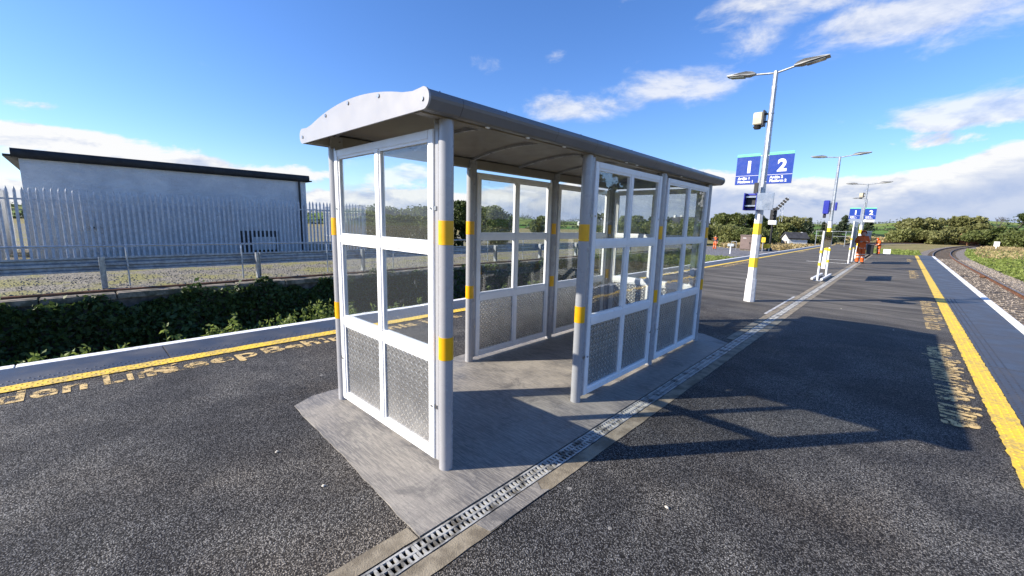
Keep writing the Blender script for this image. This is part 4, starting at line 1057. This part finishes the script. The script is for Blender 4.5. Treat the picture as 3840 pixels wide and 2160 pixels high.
stand_J = dict(pelvis=(0,0,.52),waist=(0,0,.60),chest=(0,.0,.74),neck=(0,-.012,.835),chin=(0,-.03,.868),head=(0,-.035,.915),crown=(0,-.028,.962),nose=(0,-.088,.895),
    sh_l=(.105,0,.79),el_l=(.150,.01,.64),wr_l=(.075,-.115,.655),palm_l=(.045,-.150,.675),sh_r=(-.105,0,.79),el_r=(-.150,.01,.64),wr_r=(-.075,-.115,.655),palm_r=(-.045,-.150,.675),
    hip_l=(.055,0,.50),kn_l=(.060,-.012,.285),an_l=(.062,.01,.050),toe_l=(.070,-.085,.026),hip_r=(-.055,0,.50),kn_r=(-.060,-.012,.285),an_r=(-.062,.01,.050),toe_r=(-.070,-.085,.026))
person('person in orange hooded work suit with head bowed beside the tall notice frame', (.50, 25.05, 0), R(22), 1.60, stand_J, 0, 'full')
bent = dict(stand_J); bent.update(chest=(0,-.06,.71),neck=(0,-.10,.79),chin=(0,-.125,.815),head=(0,-.14,.855),crown=(0,-.145,.90),nose=(0,-.19,.83),sh_l=(.1,-.06,.75),sh_r=(-.1,-.06,.75),
    el_l=(.14,-.08,.60),wr_l=(.09,-.19,.54),palm_l=(.08,-.23,.53),el_r=(-.14,-.08,.60),wr_r=(-.09,-.19,.54),palm_r=(-.08,-.23,.53))
person('person in orange stooping at the far platform end by the ribbed screen', (.80, 36.9, 0), R(-60), 1.20, bent, 0, 'full')
walk = dict(stand_J); walk.update(el_l=(.15,.02,.64),wr_l=(.14,-.03,.50),palm_l=(.135,-.045,.465),el_r=(-.14,.02,.64),wr_r=(-.07,-.12,.66),palm_r=(-.04,-.14,.69),kn_l=(.065,-.05,.285),an_l=(.07,-.05,.05),toe_l=(.075,-.14,.026),an_r=(-.075,.05,.05),toe_r=(-.08,-.04,.026))
person('person in orange trousers and dark top on the gravel beside the hedge', (-14.6, 52.1, BED), R(10), 1.70, walk, 0, 'vest')

# ================================================================== VEGETATION
def lobes_points(n, halfw, h, nl, flatten=.8, base=.25, seed=0, wind=0.0):
    rr = np.random.default_rng(seed); P = []
    cs = []
    for k in range(nl):
        a = rr.uniform(0, 6.283); f = rr.random()**.6; z = base+(1-base)*rr.random()**.8
        env = math.sqrt(max(.05, 1-((z-.55)/.62)**2)) if z > .35 else .92
        r = halfw*rr.uniform(.26,.46); cs.append((math.cos(a)*f*(halfw-r*.6)*env, math.sin(a)*f*(halfw-r*.6)*env, min(z*h, h-r*.85), r))
    per = n//nl
    for cx, cy, cz, r in cs:
        d = rr.normal(size=(per,3)); d /= np.linalg.norm(d,axis=1)[:,None]
        rad = r*(.62+.42*rr.random(per)**.6)*(1+.16*np.sin(d[:,0]*7+d[:,2]*6+cx*3))
        p_ = d*rad[:,None]; p_[:,2] *= flatten; p_ += np.array([cx,cy,cz]); p_[:,0] += wind*p_[:,2]; P.append(p_)
    P = np.concatenate(P); return P[P[:,2] > .02]
def trunk(parent, h, r, seed, spread):
    rr = random.Random(seed); mb = MB(); mb.tube([(0,0,-.05),(rr.uniform(-.1,.1)*r*4,0,h*.3),(rr.uniform(-.2,.2)*r*4,0,h*.62)], [r,r*.72,r*.4], 7)
    for k in range(5):
        a = rr.uniform(0,6.28); z0 = h*rr.uniform(.25,.5); mb.tube([(0,0,z0),(math.cos(a)*spread*.3,math.sin(a)*spread*.3,z0+h*.15),(math.cos(a)*spread*.65,math.sin(a)*spread*.65,z0+h*.32)], [r*.4,r*.28,r*.1], 5)
    mb.build('trunk', 'bark', parent)
def tree(name, label, cat, x, y, topz, halfw, mat, n, leaf_s, nl, seed, zb=BED, group=None, base=.25, flatten=.8, wind=0.0):
    h = topz-zb; t_ = thing(name, label, cat, (x,y,zb), 0, group); trunk(t_, h, max(.05,halfw*.06), seed, halfw)
    leaf_mesh('crown', mat, lobes_points(n, halfw, h, nl, flatten, base, seed, wind), leaf_s, t_, up_bias=.4, aspect=1.7); return t_
GB = 'bushes behind the crash barrier'
tree('bush', 'leafy bush behind the fence end, seen through the end panel', 'bush', -18.6, 10.1, 2.25, 1.4, 'leaf_mid', 9000, .085, 24, 1, 0, GB, .0)
tree('bush', 'broad grey-green bush seen through the end panel beside the first', 'bush', -18.2, 12.4, 2.35, 1.6, 'leaf_mid', 10000, .085, 26, 2, 0, GB, .0)
tree('bush', 'tall dark glossy bush filling the gap beside the near corner post', 'bush', -17.3, 14.6, 2.75, 1.15, 'leaf_dark', 11000, .09, 30, 3, 0, GB, .0)
tree('bush', 'rounded grey bush seen through the first rear pane', 'bush', -19.3, 18.9, 2.62, 1.9, 'leaf_mid', 12000, .085, 30, 4, 0, GB, .0)
tree('bush', 'dark bush behind the palisade left of the white building', 'bush', -21.2, -4.1, 1.75, 1.15, 'leaf_dark', 6000, .10, 12, 5, 0, GB, .05)
GT = 'trees beyond the siding'
tree('tree', 'small round tree in the field seen through the second rear pane', 'tree', -52.4, 63.9, 2.9, 2.3, 'leaf_mid', 3500, .28, 12, 6, BED, GT)
tree('tree', 'upright tree seen through the near front pane', 'tree', -44.3, 75.7, 3.9, 2.3, 'leaf_mid', 3500, .30, 12, 7, BED, GT)
tree('tree', 'wide tree seen through the second front pane', 'tree', -41.7, 82.9, 3.7, 3.6, 'leaf_mid', 4500, .32, 16, 8, BED, GT)
tree('tree', 'tree beside the wide one seen through the front panes', 'tree', -36.6, 85.1, 3.6, 3.0, 'leaf_dark', 4200, .32, 14, 9, BED, GT)
tree('tree', 'tree seen through the far front pane', 'tree', -30.5, 88.0, 3.4, 3.0, 'leaf_mid', 4200, .32, 14, 19, BED, GT)
tree('tree', 'dark tree above the hedge behind the brown cabinet', 'tree', -21.0, 77.4, 4.1, 3.0, 'leaf_mid', 9000, .20, 14, 10, BED, GT, wind=.15)
tree('tree', 'second dark tree above the hedge, behind the nearest lamp post', 'tree', -17.9, 81.1, 4.1, 3.0, 'leaf_dark', 9000, .20, 14, 11, BED, GT, wind=.15)
tree('tree', 'round olive green tree right of the signal', 'tree', -12.6, 82.3, 3.8, 2.7, 'leaf_olive', 9000, .18, 14, 12, BED, GT)
tree('tree', 'loose pale leafy tree left of the white house', 'tree', -11.9, 75.5, 2.4, 1.6, 'leaf_pale', 3200, .26, 10, 13, BED, GT)
GR = 'trees beyond the running line'
tree('tree', 'large domed wind-shaped tree at the left of the far wood', 'tree', 4.8, 148.5, 5.5, 5.2, 'leaf_olive', 15000, .32, 24, 14, BED, GR, .15, .7, .12)
tree('tree', 'tall dark tree in the middle of the far wood', 'tree', 13.6, 148.1, 5.9, 4.0, 'leaf_olive', 13000, .32, 20, 15, BED, GR, .15, .8)
tree('tree', 'lower tree between the two tall ones in the far wood', 'tree', 9.6, 147.0, 3.3, 2.8, 'leaf_olive', 9000, .32, 16, 16, BED, GR, .12)
tree('tree', 'green tree at the right of the tall dark one', 'tree', 17.0, 146.0, 3.7, 2.2, 'leaf_mid', 7000, .30, 12, 17, BED, GR, .15)
tree('shrub', 'low pale shrub at the left foot of the far wood', 'shrub', 2.2, 145.5, 2.6, 4.2, 'leaf_pale', 9000, .30, 16, 18, BED, GR, .05)
tree('shrub', 'low shrub before the middle of the far wood', 'shrub', 8.5, 142.5, 2.2, 4.2, 'leaf_olive', 9000, .30, 14, 20, BED, GR, .05)
tree('shrub', 'low shrub before the right of the far wood', 'shrub', 15.0, 141.0, 2.5, 3.8, 'leaf_mid', 8000, .30, 14, 21, BED, GR, .05)
tree('shrub', 'wide hedge-like shrub at the right edge under the bare tree', 'shrub', 22.0, 138.0, 2.7, 5.0, 'leaf_mid', 11000, .30, 18, 22, BED, GR, .05)
tree('shrub', 'shrub below the bare tree at the end of the far wood', 'shrub', 28.0, 142.0, 3.4, 5.0, 'leaf_dark', 9000, .30, 16, 23, BED, GR, .05)
# hedge behind the cabinet: five plants that run together
for k, (x, y, tz, hw, mt) in enumerate([(-21.5,64,2.2,3.6,'leaf_pale'),(-17.6,66,2.0,3.4,'leaf_pale'),(-14.0,66,1.7,3.2,'leaf_mid'),(-27.0,64,2.4,4.0,'leaf_pale'),(-33,62,2.0,4.0,'leaf_mid'),(-13.4,70.5,1.3,1.9,'leaf_mid'),(-7.4,77,.9,2.0,'leaf_mid')]):
    tree('hedge_shrub', ['pale willow-like hedge shrub behind the gravel worker','green hedge shrub behind the brown cabinet','dark green hedge shrub left of the signal post','pale hedge shrub seen behind the far corner post','hedge shrub seen through the far front panes','low hedge shrub under the olive tree','low hedge shrub below the white house'][k], 'hedge', x, y, tz, hw, mt, 12000, .15, 22, 40+k, BED, 'hedge beyond the gravel apron', .04)
# conifers
def conifer(label, x, y, topz, hw, seed, wind=.0):
    rr = np.random.default_rng(seed); h = topz-BED; t_ = thing('conifer', label, 'tree', (x,y,BED), 0, 'conifers beyond the station')
    MB().tube([(0,0,0),(wind*h*.5,0,h*.5),(wind*h,0,h*.99)], [.16,.10,.02], 6).build('trunk', 'bark', t_); P = []
    nt = 15
    for k in range(nt):
        z = h*(.16+.82*k/nt); r = hw*(1-k/nt)**.8+.08
        for b in range(9):
            a = rr.uniform(0,6.28); L = r*rr.uniform(.55,1.15); m_ = 16
            f = rr.random(m_); P.append(np.stack([wind*z+np.cos(a)*L*f+rr.normal(0,.05,m_), np.sin(a)*L*f+rr.normal(0,.05,m_), z-.12*L*f+.10*f*f+rr.normal(0,.05,m_)],1))
    leaf_mesh('crown', 'leaf_conifer', np.concatenate(P), .20, t_, aspect=2.0)
conifer('dark pointed conifer right of the white house', -13.0, 107.5, 4.2, 1.5, 1); conifer('small conifer close to the pointed one', -10.5, 107, 3.4, .8, 2)
conifer('thin conifer above the olive tree', -12.4, 97.4, 4.1, 1.0, 3, .15); conifer('wind-bent dark conifer left of the far platform signs', -6.8, 93.1, 4.5, 1.7, 4, .18)
conifer('dark conifer behind the far platform 2 sign', -3.9, 108.3, 5.2, 2.1, 5, .12)
for k in range(6): conifer(['first','second','third','fourth','fifth','sixth'][k]+' slim conifer of the row on the skyline left of the dark trees', -29.5+k*1.25, 92+k*.7, 3.3+.5*math.sin(k*2.1), .55, 10+k)
# bare tree with ivy
bt = thing('bare_tree', 'bare branching tree with ivied trunk at the right of the far wood', 'tree', (18.2,140,BED))
mb = MB(); tips = []
def br(p, d, L, r, dep):
    q = p+d*L; mb.tube([p, p+d*L*.5+Vector((random.uniform(-.05,.05),0,.03))*L, q], [r, r*.8, r*.62], 5); tips.append(q)
    if dep:
        for _ in range(3):
            nd = (d+Vector((random.uniform(-.75,.75),random.uniform(-.6,.6),random.uniform(-.05,.45)))).normalized(); br(q, nd, L*random.uniform(.55,.75), r*.6, dep-1)
br(Vector((-1.2,0,2.2)), Vector((.1,0,1)).normalized(), 1.7, .12, 4); br(Vector((.9,0,2.2)), Vector((.35,0,1)).normalized(), 1.9, .14, 4)
mb.tube([(0,0,0),(-.6,0,.5),(-1.2,0,1.4),(-1.2,0,2.25)], [.30,.22,.17,.14], 7).tube([(0,0,.1),(.5,0,.5),(.9,0,1.4),(.9,0,2.25)], [.28,.22,.18,.15], 7); mb.build('trunk', 'bark', bt)['kind'] = 'stuff'
P = np.concatenate([np.stack([RNG.normal(c_,.38,700), RNG.normal(0,.38,700), RNG.uniform(.3,4.2,700)],1) for c_ in (-1.1,1.1)]+[np.array([t_+Vector((random.gauss(0,.25),random.gauss(0,.25),random.gauss(0,.2))) for t_ in tips if t_.x > 1.2 for _ in range(8)])])
leaf_mesh('ivy', 'leaf_dark', P, .30, bt)
rb_ = thing('brick_ruin', 'ruined red brick arch half hidden in the far wood', 'ruin', (13.4, 144.4, BED-.7), R(8))
MB().prism([(-1.6,1.8),(-1.6,3.2),(-1.2,3.5),(1.2,3.4),(1.9,3.0),(1.9,1.8),(.6,1.8),(.55,2.5),(.0,2.85),(-.5,2.5),(-.55,1.8)], 'y', -.25, .25).build('wall', 'brick_red', rb_)
MB().box(-1.6,1.9,-.3,.3,0,1.79).build('base', 'brick_red', rb_)

# distant countryside
def hill_h(x, y):
    r = math.hypot(x, y); az_ = math.degrees(math.atan2(x, y))
    if r < 170: return 0
    a = min(1, (r-170)/420.0); return a*a*(3-2*a)*(9+4.5*math.sin(az_*.11+1.2)+2.2*math.sin(az_*.37))
vs = []; fs = []; rads = [165,200,240,290,350,420,500,600,750,1000,1400]; azs = np.linspace(-180,180,181)
for r in rads:
    for a in azs: x, y = r*math.sin(math.radians(a)), r*math.cos(math.radians(a)); vs.append((x, y, BED-.004-(.3 if r == 165 else 0)+hill_h(x,y)))
nA = len(azs)
for j in range(len(rads)-1):
    for i in range(nA-1): fs.append((j*nA+i, j*nA+i+1, (j+1)*nA+i+1, (j+1)*nA+i))
struct(MB().add(vs, fs, True).build('hills', 'hill_fields'), 'low green hills of hedged fields on the horizon')
P = []
for _ in range(1100):
    r = RNG.choice([185,240,310,400,520])*RNG.uniform(.97,1.03); a = RNG.uniform(-100,28); s_ = r/200
    if -8 < a < 1 and r < 290: continue
    x, y = r*math.sin(R(a)), r*math.cos(R(a)); m_ = 22; hh_ = (.35+.75*max(0,math.sin(a*.9+r*.05))**2)*min(2.0,s_)
    P.append(np.stack([RNG.normal(x,1.5*s_,m_), RNG.normal(y,1.0*s_,m_), BED+hill_h(x,y)+np.abs(RNG.normal(.5,.45,m_))*hh_*1.5],1))
hg = leaf_mesh('far_hedgerows', 'leaf_far', np.concatenate(P), .75, aspect=1.6, up_bias=.5); tag(hg, 'far off hedgerows and scrub across the fields', 'hedgerows', kind='stuff')
def house(label, x, y, z, rz, w_, d_, h_, roof, mat='render_white'):
    t_ = thing('house', label, 'house', (x,y,z), rz, 'white houses in the countryside')
    MB().prism([(-w_/2,-.3),(w_/2,-.3),(w_/2,h_),(0,h_+w_*.38),(-w_/2,h_)], 'y', -d_/2, d_/2).build('wall', mat, t_)
    k = .1; rr = MB().bar((-w_/4-.1,-d_/2-.2,h_+w_*.19+.08),(-w_/4-.1,d_/2+.2,h_+w_*.19+.08),.16,math.hypot(w_/2,w_*.38)+.3,(1,0,w_*.38/(w_/2)))
    rr.bar((w_/4+.1,-d_/2-.2,h_+w_*.19+.08),(w_/4+.1,d_/2+.2,h_+w_*.19+.08),.16,math.hypot(w_/2,w_*.38)+.3,(-1,0,w_*.38/(w_/2))); ro = rr.build('roof', roof, t_)
    MB().box(-.06*w_,.06*w_,d_*.3,d_*.3+.12*w_,h_+w_*.3,h_+w_*.52).build('chimney', mat, ro)
    for q in (-.25,.25):
        wn = MB().box(q*w_-.08*w_,q*w_+.08*w_,-d_/2-.03,-d_/2-.001,h_*.35,h_*.75).build('window', 'window_dark', t_); MB().box(q*w_-.09*w_,q*w_+.09*w_,-d_/2-.10,-d_/2-.002,h_*.30,h_*.345).build('sill', mat, wn)
    MB().box(-.08*w_,.08*w_,-d_/2-.03,-d_/2-.001,0,h_*.72).build('door', 'cabinet_brown', t_)
house('white gabled house with dark roof right of the signal', -9.9, 73.0, BED, R(-52), 1.9, 2.6, 1.30, 'slate')
for k, (a, r, lb) in enumerate([(-33.5,300,'small white house on the hill seen through the second rear pane'),(-30.6,310,'second small white house on the hill beside the first'),(-20.6,150,'white gabled cottage seen through the far front pane'),(-19.6,152,'second white cottage close to the first, seen through the far front pane'),(-15.4,170,'low white house over the hedge beside the shelter corner')]):
    x, y = r*math.sin(R(a)), r*math.cos(R(a)); house(lb, x, y, BED+hill_h(x,y)+(.6 if r < 200 else 0), R(20+25*k), 6, 10, 2.8, 'slate')
for k, (x, y) in enumerate(((-9.3,100),(-8.0,96))):
    tp = thing('telegraph_pole', ['telegraph pole','second telegraph pole'][k]+' beyond the white house', 'pole', (x,y,BED)); MB().tube([(0,0,0),(0,0,4.1)], [.12,.09], 7).build('pole', 'bark', tp); MB().bar((-.5,0,3.8),(.5,0,3.8),.08,.08).build('crossarm', 'bark', tp)
# a line of tall trees behind the camera side of the running line (mirrored in the shelter glass)
for k, (x, y, tz, hw) in enumerate(((12.5,33.0,6.6,3.0),(17.5,36.0,7.4,3.4),(23.0,35.0,6.8,3.4))):
    tree('tree', ['tall dark tree across the running line, mirrored in the front glass','taller dark tree next to it across the line, mirrored in the front glass','last dark tree of the three across the line, mirrored in the front glass'][k], 'tree', x, y, tz, hw, 'leaf_dark', 6500, .26, 24, 70+k, BED, 'trees across the line', .05)
# scattered pale pebbles on the platform
for k, (x, y) in enumerate(((-.92,-.69),(1.16,.64),(.30,-.92),(-.35,-.62),(2.0,7.4),(1.2,9.0),(.9,-.30))):
    vs = [(.016*math.cos(a)*random.uniform(.7,1.1), .011*math.sin(a)*random.uniform(.7,1.1), 0) for a in [1.05*q for q in range(6)]]; vs += [(v[0]*.5,v[1]*.5,.008) for v in vs]
    pb = MB().add(vs, [(q,(q+1)%6,6+(q+1)%6,6+q) for q in range(6)]+[tuple(range(6,12))], True).build('pebble', 'pebble_pale', None, (x,y,.0045), random.uniform(0,3)); tag(pb, 'single pale pebble lying on the dark tarmac', 'pebble', 'pebbles on the platform')

# ------------------------------------------------------------------ to metres
for o in list(bpy.data.objects):
    if o.parent is None and o.type in {'MESH', 'EMPTY'}:
        o.location *= K; o.scale = o.scale*K
